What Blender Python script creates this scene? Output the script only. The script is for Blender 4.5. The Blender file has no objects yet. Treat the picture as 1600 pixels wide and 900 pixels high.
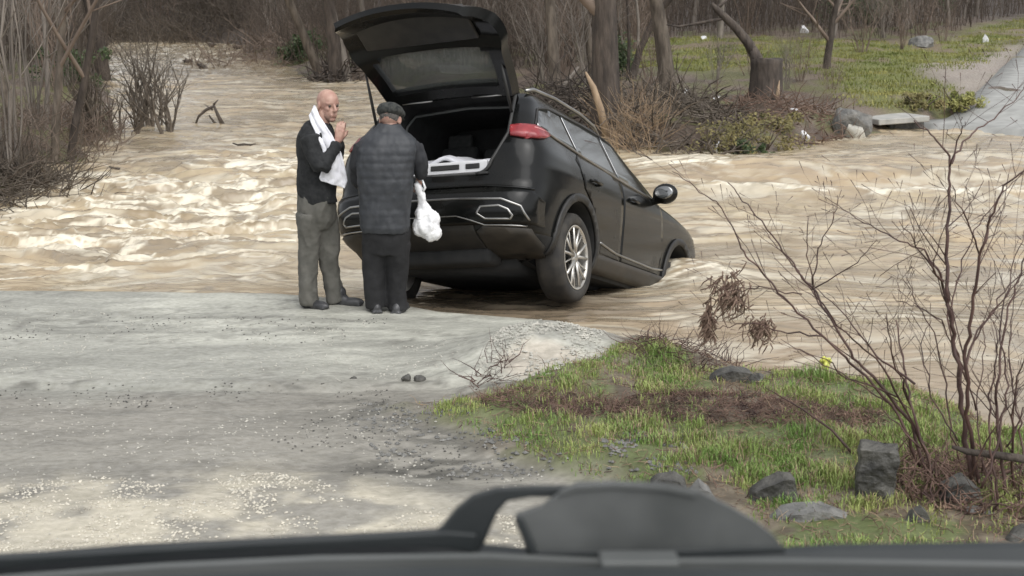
import bpy, bmesh, math, random
import numpy as np
from mathutils import Vector, Matrix, noise as mnoise
import bisect
random.seed(7)
R = math.radians
SC = bpy.context.scene
COL = SC.collection

# ------------------------------------------------------------------ camera, world, sun, exposure
F, HOR, CH = 1980.0, 40.0, 2.25
PITCH = math.atan((450 - HOR) / F)
cam = bpy.data.cameras.new('camera'); camo = bpy.data.objects.new('camera', cam); COL.objects.link(camo)
camo.location = (0, 0, CH); camo.rotation_euler = (math.pi/2 - PITCH, 0, 0)
cam.sensor_width = 36; cam.lens = 36 * F / 1600; cam.clip_start = .05; cam.clip_end = 2000
cam.dof.use_dof = True; cam.dof.focus_distance = 10.6; cam.dof.aperture_fstop = 5.6
SC.camera = camo
W = bpy.data.worlds.new('World'); SC.world = W; W.use_nodes = True
nt = W.node_tree
for n in list(nt.nodes): nt.nodes.remove(n)
wo = nt.nodes.new('ShaderNodeOutputWorld'); bg = nt.nodes.new('ShaderNodeBackground')
sky = nt.nodes.new('ShaderNodeTexSky'); sky.sky_type = 'NISHITA'; sky.sun_disc = False
SUN_EL, SUN_ROT = R(58), R(150)
sky.sun_elevation = SUN_EL; sky.sun_rotation = SUN_ROT; sky.air_density = 1.0; sky.dust_density = 2.5; sky.ozone_density = 1.0
hs = nt.nodes.new('ShaderNodeHueSaturation'); hs.inputs['Saturation'].default_value = .16
nt.links.new(sky.outputs[0], hs.inputs['Color']); nt.links.new(hs.outputs[0], bg.inputs[0]); nt.links.new(bg.outputs[0], wo.inputs[0])
bg.inputs[1].default_value = .145
sl = bpy.data.lights.new('sun', 'SUN'); sl.energy = .9; sl.angle = R(60); sl.color = (1, .99, .97)
so = bpy.data.objects.new('sun', sl); COL.objects.link(so)
sd = Vector((math.sin(SUN_ROT)*math.cos(SUN_EL), math.cos(SUN_ROT)*math.cos(SUN_EL), math.sin(SUN_EL)))
so.rotation_euler = sd.to_track_quat('Z', 'Y').to_euler()
SC.view_settings.view_transform = 'Standard'; SC.view_settings.look = 'None'; SC.view_settings.gamma = 1
SC.view_settings.use_curve_mapping = False; SC.view_settings.exposure = 0.62
SC.cycles.use_denoising = True; SC.cycles.max_bounces = 6; SC.cycles.transparent_max_bounces = 8
SC.cycles.caustics_reflective = False; SC.cycles.caustics_refractive = False

# ------------------------------------------------------------------ helpers
def tag(o, label=None, cat=None, group=None, kind=None):
    if label: o['label'] = label
    if cat: o['category'] = cat
    if group: o['group'] = group
    if kind: o['kind'] = kind
    return o
def empty(name, loc=(0, 0, 0), rot=(0, 0, 0), label=None, cat=None, group=None):
    o = bpy.data.objects.new(name, None); COL.objects.link(o); o.location = loc; o.rotation_euler = rot
    o.empty_display_size = .2
    return tag(o, label, cat, group)
def mobj(name, me, m, parent=None, smooth=True):
    o = bpy.data.objects.new(name, me); COL.objects.link(o)
    if parent: o.parent = parent
    if m:
        for k in (m if isinstance(m, (list, tuple)) else [m]): me.materials.append(k)
    if smooth and len(me.polygons): me.polygons.foreach_set('use_smooth', [True]*len(me.polygons))
    return o
class MB:
    def __init__(s): s.v = []; s.f = []
    def tube(s, pts, rad, n=6, cap=True, flat=None):
        pts = [Vector(p) for p in pts]; b = len(s.v); up = None
        for i, p in enumerate(pts):
            d = (pts[min(i+1, len(pts)-1)] - pts[max(i-1, 0)])
            d = d.normalized() if d.length > 1e-9 else Vector((0, 0, 1))
            if up is None: up = d.orthogonal().normalized()
            up = up - d*up.dot(d); up = up.normalized() if up.length > 1e-6 else d.orthogonal().normalized()
            sd = d.cross(up); r = rad[i] if isinstance(rad, (list, tuple)) else rad
            for k in range(n):
                a = 2*math.pi*k/n; s.v.append(p + up*(math.cos(a)*r) + sd*(math.sin(a)*r))
        for i in range(len(pts)-1):
            for k in range(n):
                a = b+i*n+k; c = b+i*n+(k+1) % n; s.f.append((a, c, c+n, a+n))
        if cap:
            s.f.append(tuple(b+k for k in reversed(range(n)))); e = b+(len(pts)-1)*n; s.f.append(tuple(e+k for k in range(n)))
        return s
    def rings(s, rings, cap=True):
        b = len(s.v); n = len(rings[0])
        for r in rings: s.v += [Vector(p) for p in r]
        for i in range(len(rings)-1):
            for k in range(n):
                a = b+i*n+k; c = b+i*n+(k+1) % n; s.f.append((a, c, c+n, a+n))
        if cap:
            s.f.append(tuple(b+k for k in reversed(range(n)))); e = b+(len(rings)-1)*n; s.f.append(tuple(e+k for k in range(n)))
        return s
    def box(s, c, d, M=None):
        b = len(s.v); c = Vector(c)
        for z in (-1, 1):
            for y in (-1, 1):
                for x in (-1, 1):
                    q = Vector((x*d[0]/2, y*d[1]/2, z*d[2]/2)); s.v.append(c + (M @ q if M else q))
        for q in ((0, 2, 3, 1), (4, 5, 7, 6), (0, 1, 5, 4), (2, 6, 7, 3), (0, 4, 6, 2), (1, 3, 7, 5)): s.f.append(tuple(b+i for i in q))
        return s
    def ell(s, c, r, M=None, nu=16, nv=10):
        b = len(s.v); c = Vector(c); r = (r, r, r) if isinstance(r, (int, float)) else r
        for j in range(1, nv):
            t = math.pi*j/nv
            for i in range(nu):
                a = 2*math.pi*i/nu; q = Vector((r[0]*math.sin(t)*math.cos(a), r[1]*math.sin(t)*math.sin(a), r[2]*math.cos(t)))
                s.v.append(c + (M @ q if M else q))
        q = Vector((0, 0, r[2])); s.v.append(c+(M @ q if M else q)); s.v.append(c-(M @ q if M else q))
        for j in range(nv-2):
            for i in range(nu):
                a = b+j*nu+i; d = b+j*nu+(i+1) % nu; s.f.append((a, a+nu, d+nu, d))
        T = b+(nv-1)*nu
        for i in range(nu):
            s.f.append((T, b+i, b+(i+1) % nu)); e = b+(nv-2)*nu; s.f.append((T+1, e+(i+1) % nu, e+i))
        return s
    def cap(s, p0, r0, p1, r1, n=14):
        p0, p1 = Vector(p0), Vector(p1); d = (p1-p0).normalized(); pts = []; rad = []
        for k in range(5):
            a = math.pi/2*(k+.15)/5; pts.append(p0 - d*r0*math.cos(a)); rad.append(r0*math.sin(a))
        for k in range(5): t = k/4; pts.append(p0.lerp(p1, t)); rad.append(r0+(r1-r0)*t)
        for k in range(5):
            a = math.pi/2*(4.85-k)/5; pts.append(p1 + d*r1*math.cos(a)); rad.append(r1*math.sin(a))
        return s.tube(pts, rad, n)
    def mesh(s, name):
        me = bpy.data.meshes.new(name); me.from_pydata([tuple(v) for v in s.v], [], s.f); me.update(); return me
    def build(s, name, m, parent=None, smooth=True): return mobj(name, s.mesh(name), m, parent, smooth)
def evalmesh(o):
    dg = bpy.context.evaluated_depsgraph_get(); dg.update()
    me = bpy.data.meshes.new_from_object(o.evaluated_get(dg)); return me
def remesh(mb, name, m, parent, voxel=.01, smooth=4, disp=None):
    """union of closed shapes grown into one continuous surface"""
    o = mb.build('tmp', None)
    r = o.modifiers.new('r', 'REMESH'); r.mode = 'VOXEL'; r.voxel_size = voxel
    if smooth: q = o.modifiers.new('s', 'SMOOTH'); q.iterations = smooth; q.factor = .5
    me = evalmesh(o); bpy.data.objects.remove(o); me.name = name
    if disp:
        nn = [v.normal.copy() for v in me.vertices]
        for v, n in zip(me.vertices, nn): v.co = v.co + n*disp(v.co)
    me.materials.clear()
    return mobj(name, me, m, parent)
def bevel(o, w=.01, seg=2):
    b = o.modifiers.new('b', 'BEVEL'); b.width = w; b.segments = seg; b.limit_method = 'ANGLE'; b.angle_limit = R(35)
    return o

def _h(ix, iy, seed):
    n = (ix*374761393 + iy*668265263 + seed*1442695041) & 0xffffffff
    n = ((n ^ (n >> 13))*1274126177) & 0xffffffff
    return ((n ^ (n >> 16)) & 0xffff)/65535.0
def vn(x, y, seed=0):
    x = np.asarray(x, float); y = np.asarray(y, float)
    ix = np.floor(x).astype(np.int64); iy = np.floor(y).astype(np.int64); fx = x-ix; fy = y-iy
    fx = fx*fx*fx*(fx*(fx*6-15)+10); fy = fy*fy*fy*(fy*(fy*6-15)+10)
    a = _h(ix, iy, seed); b = _h(ix+1, iy, seed); c = _h(ix, iy+1, seed); d = _h(ix+1, iy+1, seed)
    return (a*(1-fx)+b*fx)*(1-fy)+(c*(1-fx)+d*fx)*fy
def fbm(x, y, o=4, seed=0):
    s = 0; a = .5; t = 0
    for k in range(o): s = s+a*vn(x*2**k+17*k, y*2**k+31*k, seed+k); t += a; a *= .5
    return s/t
def sst(a, b, x): t = np.clip((x-a)/(b-a), 0, 1); return t*t*(3-2*t)

# ------------------------------------------------------------------ materials
def mat(name, c1, c2=None, rough=.7, scale=8, detail=6, metal=0, bump=0, bscale=None, spec=None, coat=0, lo=.35, hi=.65, stretch=None, attr=None, rough2=None):
    m = bpy.data.materials.new(name); m.use_nodes = True; t = m.node_tree; N = t.nodes; L = t.links
    P = N['Principled BSDF']; P.inputs['Roughness'].default_value = rough; P.inputs['Metallic'].default_value = metal
    if spec is not None: P.inputs['Specular IOR Level'].default_value = spec
    if coat: P.inputs['Coat Weight'].default_value = coat; P.inputs['Coat Roughness'].default_value = .05
    c2 = c2 or tuple(x*.8 for x in c1)
    tc = N.new('ShaderNodeTexCoord'); mp = N.new('ShaderNodeMapping'); L.new(tc.outputs['Object'], mp.inputs[0])
    if stretch: mp.inputs['Scale'].default_value = stretch
    nz = N.new('ShaderNodeTexNoise'); nz.inputs['Scale'].default_value = scale; nz.inputs['Detail'].default_value = detail
    L.new(mp.outputs[0], nz.inputs['Vector'])
    rp = N.new('ShaderNodeValToRGB'); rp.color_ramp.elements[0].position = lo; rp.color_ramp.elements[1].position = hi
    rp.color_ramp.elements[0].color = (*c1, 1); rp.color_ramp.elements[1].color = (*c2, 1)
    L.new(nz.outputs[0], rp.inputs[0])
    if attr:
        at = N.new('ShaderNodeVertexColor'); at.layer_name = attr; mx = N.new('ShaderNodeMix'); mx.data_type = 'RGBA'; mx.blend_type = 'MULTIPLY'
        mx.inputs[0].default_value = 1; L.new(at.outputs[0], mx.inputs[6]); L.new(rp.outputs[0], mx.inputs[7]); L.new(mx.outputs[2], P.inputs['Base Color'])
    else: L.new(rp.outputs[0], P.inputs['Base Color'])
    if rough2 is not None:
        mr = N.new('ShaderNodeMapRange'); mr.inputs['From Min'].default_value = lo; mr.inputs['From Max'].default_value = hi
        mr.inputs['To Min'].default_value = rough; mr.inputs['To Max'].default_value = rough2
        L.new(nz.outputs[0], mr.inputs[0]); L.new(mr.outputs[0], P.inputs['Roughness'])
    if bump:
        n2 = N.new('ShaderNodeTexNoise'); n2.inputs['Scale'].default_value = bscale or scale*3; n2.inputs['Detail'].default_value = 8
        L.new(mp.outputs[0], n2.inputs['Vector']); bp = N.new('ShaderNodeBump'); bp.inputs['Strength'].default_value = 1
        bp.inputs['Distance'].default_value = bump; L.new(n2.outputs[0], bp.inputs['Height']); L.new(bp.outputs[0], P.inputs['Normal'])
    return m
M = {}
M['ground'] = mat('ground', (1, 1, 1), (.70, .70, .68), rough=.3, scale=26, detail=12, bump=.010, bscale=22, attr='Col', rough2=.75, stretch=(.75, 1.1, 1), lo=.3, hi=.7)
M['bark'] = mat('bark', (.075, .06, .046), (.17, .14, .11), rough=.9, scale=9, detail=10, bump=.04, bscale=20, stretch=(1, 1, .25))
M['bark_dark'] = mat('bark_dark', (.045, .036, .03), (.10, .08, .065), rough=.9, scale=9, detail=10, bump=.04, bscale=20, stretch=(1, 1, .25))
M['bark_grey'] = mat('bark_grey', (.15, .13, .11), (.28, .245, .21), rough=.9, scale=4, bump=.01, bscale=20, stretch=(1, 1, .25))
M['twig'] = mat('twig', (.13, .095, .072), (.25, .195, .155), rough=.9, scale=1.5)
M['twig_red'] = mat('twig_red', (.05, .026, .023), (.12, .066, .052), rough=.6, scale=6)
M['deadwood'] = mat('deadwood', (.42, .31, .2), (.25, .18, .12), rough=.85, scale=6, stretch=(1, 1, .2))
M['brush'] = mat('brush', (.06, .046, .036), (.15, .118, .093), rough=.9, scale=.8)
M['litter'] = mat('litter', (.12, .075, .055), (.22, .15, .11), rough=.9, scale=3)
M['weed'] = mat('weed', (.07, .04, .035), (.27, .175, .13), rough=.85, scale=9)
M['grass'] = mat('grass', (.16, .27, .06), (.36, .40, .13), rough=.6, scale=3)
M['grass_far'] = mat('grass_far', (.13, .16, .035), (.30, .28, .09), rough=.7, scale=.6)
M['shrubgreen'] = mat('shrubgreen', (.11, .10, .035), (.23, .19, .07), rough=.7, scale=3)
M['ivy'] = mat('ivy', (.035, .06, .02), (.07, .10, .035), rough=.6, scale=5)
M['rock'] = mat('rock', (.11, .11, .105), (.22, .215, .2), rough=.75, scale=9, detail=10, bump=.03, bscale=18)
M['rock_dark'] = mat('rock_dark', (.04, .039, .036), (.12, .115, .10), rough=.6, scale=9, detail=10, bump=.03, bscale=18)
M['rock_pale'] = mat('rock_pale', (.36, .35, .31), (.5, .48, .42), rough=.8, scale=5, bump=.015, bscale=14)
M['gravel'] = mat('gravel', (.38, .35, .29), (.66, .62, .52), rough=.55, scale=9)
M['white'] = mat('white', (.78, .78, .78), (.68, .68, .69), rough=.5, scale=6)
M['whitecloth'] = mat('whitecloth', (.80, .80, .83), (.70, .70, .74), rough=.9, scale=9, bump=.004, bscale=20)
M['plasticbag'] = mat('plasticbag', (.84, .84, .84), (.72, .72, .73), rough=.35, scale=12, bump=.012, bscale=16)
M['paint'] = mat('paint', (.004, .0045, .0045), (.008, .008, .007), rough=.12, scale=2.5, coat=.16, spec=.2, rough2=.3)
M['mud_paint'] = mat('mud_paint', (.02, .019, .017), (.06, .052, .042), rough=.45, scale=5, rough2=.7)
M['plastic'] = mat('plastic', (.018, .018, .018), (.03, .029, .027), rough=.55, scale=10)
M['interior'] = mat('interior', (.018, .019, .019), (.03, .03, .03), rough=.9, scale=10)
M['seatfab'] = mat('seatfab', (.04, .042, .042), (.06, .06, .058), rough=.9, scale=30)
M['glass'] = mat('glass', (.012, .016, .015), (.02, .024, .022), rough=.05, spec=.5, scale=2); M['glass'].node_tree.nodes['Principled BSDF'].inputs['IOR'].default_value = 3.2
M['chrome'] = mat('chrome', (.42, .415, .40), (.28, .275, .265), rough=.33, metal=1, scale=5)
M['alloy'] = mat('alloy', (.62, .60, .56), (.45, .43, .39), rough=.32, metal=.8, scale=12)
M['rubber'] = mat('rubber', (.022, .021, .02), (.05, .045, .038), rough=.8, scale=9)
M['redlamp'] = mat('redlamp', (.30, .035, .04), (.20, .02, .025), rough=.3, scale=14, coat=.3)
M['lampwhite'] = mat('lampwhite', (.55, .22, .22), (.45, .15, .15), rough=.3)
M['skin'] = mat('skin', (.50, .32, .25), (.38, .21, .165), rough=.5, scale=22, bump=.002, bscale=60)
M['eye'] = mat('eye', (.05, .035, .03), rough=.2)
M['hair'] = mat('hair', (.06, .055, .05), (.14, .13, .12), rough=.9, scale=60)
M['stubble'] = mat('stubble', (.26, .17, .14), (.36, .22, .17), rough=.8, scale=60)
M['cardigan'] = mat('cardigan', (.012, .013, .014), (.026, .027, .028), rough=.95, scale=25, bump=.004, bscale=60)
M['trousers'] = mat('trousers', (.085, .083, .072), (.125, .12, .105), rough=.9, scale=12, bump=.004, bscale=30)
M['black'] = mat('black', (.009, .009, .010), (.018, .018, .019), rough=.9, scale=12, bump=.004, bscale=25)
M['vest'] = mat('vest', (.026, .029, .034), (.042, .045, .05), rough=.6, scale=14, bump=.004, bscale=25)
M['sleeve'] = mat('sleeve', (.016, .017, .02), (.03, .031, .034), rough=.9, scale=20)
M['shoe'] = mat('shoe', (.03, .03, .032), (.06, .06, .062), rough=.4, scale=8)
M['cap'] = mat('cap', (.016, .018, .018), (.06, .062, .056), rough=.95, scale=45)
M['dash'] = mat('dash', (.018, .022, .023), (.03, .034, .035), rough=.5, scale=6)
M['dash_grey'] = mat('dash_grey', (.085, .09, .087), (.12, .125, .122), rough=.45, scale=3)
M['cover'] = mat('cover', (.058, .062, .06), (.125, .13, .127), rough=.5, scale=9, detail=3, lo=.3, hi=.7)
M['redbox'] = mat('redbox', (.16, .035, .03), (.09, .03, .03), rough=.6)
M['yellow'] = mat('yellow', (.62, .62, .12), (.45, .50, .12), rough=.5)
M['concrete'] = mat('concrete', (.42, .41, .38), (.3, .3, .28), rough=.8, scale=4, bump=.01)
M['road'] = mat('road', (.27, .27, .255), (.37, .37, .35), rough=.9, scale=3, detail=10, bump=.006, rough2=.75)

# ------------------------------------------------------------------ lay of the land
def wl(y): return np.interp(y, [0, 9.6, 13.0, 16, 22, 28, 60, 100, 300], [.02, -.02, -.36, -.33, -.1, .08, .9, 1.7, 6.])
def ray(px, py):
    c, s = math.cos(PITCH), math.sin(PITCH); u = -(py-450)/F
    return Vector(((px-800)/F, c+u*s, -s+u*c))
def hit(px, py, zf, ymax=170):
    d = ray(px, py); d = d/d.y; o = Vector((0, 0, CH)); Y = 2.0
    while Y < ymax:
        p = o+d*Y
        if p.z <= zf(p.x, p.y): break
        Y += .03+.004*Y
    return o+d*Y
def at(px, py, Y):            # a point at a known distance
    d = ray(px, py); return Vector((0, 0, CH)) + d*(Y/d.y)
wat = lambda x, y: float(wl(y))
def plan(pts, zf=wat): return np.array([(lambda p: (p.x, p.y))(hit(a, b, zf)) for a, b in pts])
GZ = .08
zero = lambda x, y: GZ
N_poly = np.vstack([plan([(-500, 450), (-200, 452), (0, 455), (200, 459), (440, 461), (560, 468), (640, 478), (700, 489), (860, 501), (950, 517), (1050, 548), (1120, 570), (1190, 588), (1340, 603), (1470, 628), (1600, 688), (1900, 720)], lambda x, y: .04), [(40, 3), (40, -30), (-40, -30), (-40, 8)]])
F_poly = np.vstack([[(90, 32)], plan([(2300, 184), (1700, 190), (1500, 192), (1420, 198), (1300, 220), (1200, 238), (1110, 248), (1060, 240), (980, 238), (900, 222), (800, 182), (700, 150), (590, 126), (500, 128), (450, 104), (385, 90), (372, 72), (330, 65), (250, 63), (150, 64)]), [(-150, 84), (-200, 300), (300, 300), (300, 60)]])
L_poly = np.vstack([plan([(-900, 440), (-300, 372), (-60, 345), (0, 327), (55, 300), (60, 272), (112, 258), (150, 232), (178, 205), (182, 160), (172, 118), (166, 88), (172, 66)]), [(-90, 90), (-200, 90), (-200, 20)]])
def sdist(poly, x, y):
    x = np.asarray(x, float); y = np.asarray(y, float); d = np.full(x.shape, 1e9); ins = np.zeros(x.shape, bool); n = len(poly)
    for i in range(n):
        ax, ay = poly[i]; bx, by = poly[(i+1) % n]; ex, ey = bx-ax, by-ay
        t = np.clip(((x-ax)*ex+(y-ay)*ey)/(ex*ex+ey*ey+1e-12), 0, 1)
        d = np.minimum(d, np.hypot(x-ax-t*ex, y-ay-t*ey))
        c = ((ay > y) != (by > y)) & (x < (bx-ax)*(y-ay)/(by-ay+1e-12)+ax); ins ^= c
    return np.where(ins, d, -d)
_PC = {}
def inp(poly, x, y, mn=0):
    k = id(poly)
    if k not in _PC: _PC[k] = (poly, [tuple(map(float, q)) for q in poly])
    P = _PC[k][1]; n = len(P); d = 1e9; ins = False
    for i in range(n):
        ax, ay = P[i]; bx, by = P[(i+1) % n]
        if (ay > y) != (by > y) and x < (bx-ax)*(y-ay)/(by-ay)+ax: ins = not ins
        if mn:
            ex, ey = bx-ax, by-ay; t = min(max(((x-ax)*ex+(y-ay)*ey)/(ex*ex+ey*ey+1e-12), 0), 1); d = min(d, math.hypot(x-ax-t*ex, y-ay-t*ey))
    return ins if not mn else (d if ins else -d) > mn
def ground_np(x, y, fine=True):
    dn = sdist(N_poly, x, y); df = sdist(F_poly, x, y); dl = sdist(L_poly, x, y); w = wl(y)
    wob = (fbm(x*.9, y*.9, 3, 5)-.5)*.7
    dn2 = dn+wob*.15; far = np.maximum(df, dl)+wob*np.clip(y/30, 0, 1.5)
    bed = w-.45
    near = np.where(dn2 > 0, w+(GZ-w)*sst(-.05, .18, dn2), w+np.clip(dn2*.35, -.45, 0))
    fz = w*0+wl(np.minimum(y, 1e9))
    base = np.where(far > 0, wl(np.minimum(y, 60))+.32*sst(0, .9, far)+.042*np.clip(far, 0, 60)+.12*np.clip(y-70, 0, 80), w+np.clip(far*.4, -.45, 0))
    h = np.where(y < 12.5, near, np.maximum(base, np.where(dn2 > -3, near, bed)))
    # roughness
    amp = np.where(far > 0, .16, .02)*sst(.2, 2, np.maximum(far, dn2))
    h = h+(fbm(x*1.3, y*1.3, 4, 9)-.5)*amp*2
    return h, dn2, far
GR1 = [(-60, 760), (150, 752), (330, 775), (480, 800), (540, 850), (300, 880), (-60, 880)]
GR2 = [(310, 758), (430, 752), (520, 775), (700, 815), (860, 815), (860, 900), (600, 860), (420, 820)]
G_poly = plan([(640, 640), (740, 640), (800, 625), (900, 600), (960, 575), (1010, 560), (1130, 580), (1350, 600), (1480, 630), (1600, 690), (1900, 720), (1950, 1100), (1330, 1100), (1120, 860), (960, 775), (860, 735), (760, 695), (690, 668)], zero)
def near_detail(x, y, dn):
    g = sst(-.15, .25, sdist(G_poly, x, y)+(fbm(x*4, y*4, 3, 77)-.5)*.35)
    h = g*(.05+.10*fbm(x*2.2, y*2.2, 3, 33))
    m1 = hit(845, 565, zero); q = np.hypot((x-m1.x)/.62, (y-m1.y)/.75); h = h+np.exp(-q*q*1.6)*(.20+.10*(fbm(x*5, y*5, 4, 23)-.5)+.05*(fbm(x*14, y*14, 3, 24)-.5))     # pale gravel mound
    m2 = hit(1040, 560, zero); q = np.hypot((x-m2.x)/.5, (y-m2.y)/.35); h = h+.10*np.exp(-q*q)
    h = h+(fbm(x*5, y*7, 4, 21)-.5)*.026+(fbm(x*22, y*22, 2, 22)-.5)*.004
    r = hit(300, 604, zero).y+(x+1)*(-.03)+.12*np.sin(x*.8)            # rut across the track
    h = h-.022*np.exp(-((y-r)/.05)**2)+.012*np.exp(-((y-r-.14)/.08)**2)
    for (px, py, rx, ry, dz) in ((110, 500, 1.0, .5, -.02), (360, 700, 1.2, .35, .02), (650, 735, .45, .25, -.02), (520, 780, .8, .3, .035), (80, 790, .8, .3, .03)):
        p = hit(px, py, zero); h = h+dz*np.exp(-((x-p.x)/rx)**2-((y-p.y)/ry)**2)
    return h*sst(-.05, .5, dn), g
GRID = {}
def look(k, x, y):
    ys_, A = GRID['y'], GRID[k]; n = A.shape[1]; j = min(max(bisect.bisect_right(ys_, y)-1, 0), len(ys_)-2); f = min(max((y-ys_[j])/(ys_[j+1]-ys_[j]), 0), 1); r = 0.0
    for jj, w in ((j, 1-f), (j+1, f)):
        u = (x/(3.5+.62*max(ys_[jj], 0))+1)/2*(n-1); u = min(max(u, 0), n-1.001); i = int(u); t = u-i; r += w*(A[jj, i]*(1-t)+A[jj, i+1]*t)
    return float(r)
def ground(x, y): return look('z', x, y)
def gp(px, py): return hit(px, py, ground)

def fan(nx, ys, a, b, name):
    u = np.linspace(-1, 1, nx); U, Y = np.meshgrid(u, ys); X = U*(a+b*np.clip(Y, 0, None)); return X, Y
def gridmesh(X, Y, Z, name):
    ny, nx = X.shape; me = bpy.data.meshes.new(name)
    co = np.stack([X, Y, Z], -1).reshape(-1, 3).astype(np.float32)
    i = np.arange((ny-1)*nx).reshape(ny-1, nx)[:, :-1].ravel(); q = np.stack([i, i+1, i+1+nx, i+nx], -1).astype(np.int32)
    me.vertices.add(len(co)); me.vertices.foreach_set('co', co.ravel())
    me.loops.add(q.size); me.loops.foreach_set('vertex_index', q.ravel())
    me.polygons.add(len(q)); me.polygons.foreach_set('loop_start', np.arange(0, q.size, 4, dtype=np.int32))
    me.update(calc_edges=True); me.validate(); return me
def setcol(me, C, name='Col'):
    a = me.color_attributes.new(name, 'FLOAT_COLOR', 'POINT'); d = np.ones((len(me.vertices), 4), np.float32); d[:, :3] = C.reshape(-1, 3); a.data.foreach_set('color', d.ravel())
def mixc(A, B, m): return A*(1-m[..., None])+np.array(B)*m[..., None]

ys = np.concatenate([np.linspace(-12, 3, 20)[:-1], np.arange(3, 12.5, .028), np.arange(12.5, 30, .12), np.arange(30, 75, .4), np.arange(75, 170, 2.5)])
X, Y = fan(420, ys, 3.5, .62, 'g')
H, dn, far = ground_np(X, Y); ND, gm = near_detail(X, Y, dn); nearm = (Y < 12.5)
Z = H+np.where(nearm, ND, 0)
GRID['y'] = [float(v) for v in ys]; GRID['z'] = Z; GRID['far'] = far
road_c = (.43, .425, .375)
C = np.ones(X.shape+(3,))*np.array(road_c)
C = mixc(C, (.56, .555, .485), sst(.42, .62, fbm(X*.5, Y*1.8, 4, 41)))
C = mixc(C, (.34, .335, .295), sst(.55, .68, fbm(X*1.3, Y*6, 5, 42))*.5)
rutY = hit(300, 604, zero).y
lower = sst(.2, -.4, Y-rutY+.1*np.sin(X*2)+(fbm(X*3, Y*3, 3, 8)-.5)*.5)
C = mixc(C, (.29, .27, .235), lower*.85)
spk = sst(.60, .70, fbm(X*16, Y*13, 3, 55))*sst(.48, .62, fbm(X*1.6, Y*2.2, 3, 56))
C = mixc(C, (.14, .13, .115), spk*.4)
for (px, py, rx, ry, k) in ((650, 735, .42, .22, .8), (600, 640, .5, .22, .6), (80, 500, .9, .35, .35), (1000, 700, .5, .3, .2), (520, 520, .6, .2, .3), (700, 690, .5, .3, .5), (760, 715, .5, .2, .5)):
    p = hit(px, py, zero); b = np.exp(-((X-p.x)/rx)**2-((Y-p.y)/ry)**2)*sst(.42, .58, fbm(X*9, Y*14, 3, 66)); C = mixc(C, (.11, .105, .09), np.clip(b*k*1.3, 0, 1))
m1 = hit(845, 590, zero); q = np.exp(-((X-m1.x)/.34)**2-((Y-m1.y)/.3)**2); C = mixc(C, (.54, .48, .40), sst(.35, .7, q)*.8)
for gp_ in (GR1, GR2): C = mixc(C, (.60, .55, .44), sst(-.25, .2, sdist(plan(gp_, zero), X, Y)+(fbm(X*3, Y*3, 3, 88)-.5)*.5)*.85*sst(.30, .55, fbm(X*3.5, Y*5, 4, 61)))
for (px, py, sl_, w_, k_) in ((300, 604, -.03, .022, .8), (420, 642, .05, .03, .35), (250, 560, -.02, .03, .3), (560, 500, .0, .035, .45), (500, 768, -.04, .03, .4), (150, 655, .02, .05, .3)):
    p = hit(px, py, zero); yy = p.y+(X-p.x)*sl_+(fbm(X*1.7+px, X*0, 3, 99)-.5)*.3; C = mixc(C, (.17, .165, .145), k_*nearm*np.exp(-((Y-yy)/w_)**2)*sst(.4, .6, fbm(X*3+py, Y*3, 3, 98)))
C = C*(1-.16*nearm*(1-gm)*sst(.45, .62, fbm(X*1.1+3*fbm(X*.5, Y*.5, 2, 94), Y*7, 5, 95)))[..., None]
C = C*(.9+.2*fbm(X*7, Y*12, 4, 97))[..., None]
wet = sst(.30, .02, dn)*nearm; C = mixc(C, (.27, .235, .18), wet*.6)
C = mixc(C, (.17, .135, .09), gm*nearm*.9)
C = mixc(C, (.10, .07, .055), nearm*sst(-.15, .1, sdist(plan([(740, 650), (800, 634), (960, 652), (1100, 640), (1240, 660), (1380, 680), (1370, 702), (1200, 706), (1080, 690), (960, 686), (830, 680), (760, 668)], zero), X, Y)+(fbm(X*5, Y*5, 3, 31)-.5)*.3)*.8)
C = mixc(C, (.25, .21, .15), gm*nearm*sst(.5, .6, fbm(X*6, Y*6, 4, 14))*.6)
C = mixc(C, (.08, .06, .04), gm*nearm*sst(.52, .62, fbm(X*8, Y*8, 4, 15))*.7)
C = mixc(C, (.13, .17, .055), gm*nearm*sst(.42, .55, fbm(X*3, Y*3, 3, 12))*.8)
p = hit(1040, 548, zero); C = mixc(C, (.16, .12, .09), np.exp(-((X-p.x)/.45)**2-((Y-p.y)/.3)**2))
# far banks: leaf litter, field grass, shoulder
FG_poly = plan([(960, 66), (1120, 56), (1250, 60), (1400, 70), (1500, 58), (1640, 20), (1620, 50), (1580, 75), (1500, 110), (1400, 112), (1490, 140), (1515, 165), (1440, 176), (1330, 165), (1290, 120), (1200, 110), (980, 110)], ground)
SH_poly = plan([(1430, 108), (1540, 88), (1600, 70), (1560, 125), (1510, 168), (1490, 140)], ground)
fl = np.clip(far, 0, 1)*(Y > 12.5)
CF = mixc(np.ones(X.shape+(3,))*np.array((.105, .075, .055)), (.17, .13, .10), sst(.4, .6, fbm(X*1.1, Y*1.1, 4, 70)))
CF = mixc(CF, (.13, .14, .04), sst(.50, .62, fbm(X*.9+5, Y*.9, 4, 73))*.7*(Y < 60))
fgm = sst(-.8, 1.2, sdist(FG_poly, X, Y)+(fbm(X*.8, Y*.8, 3, 71)-.5)*3)
CF = mixc(CF, (.17, .185, .05), fgm*.9); CF = mixc(CF, (.20, .15, .10), fgm*sst(.54, .64, fbm(X*.55, Y*.55, 4, 72))*.9)
shm = sst(-.5, .5, sdist(SH_poly, X, Y)); CF = mixc(CF, (.36, .31, .27), shm*.9)
wood = sst(55, 70, Y); CF = mixc(CF, (.075, .06, .048), wood*.9*(1-fgm))
C = np.where((Y > 12.5)[..., None], CF, C)
gme = gridmesh(X, Y, Z, 'ground'); setcol(gme, C)
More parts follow.
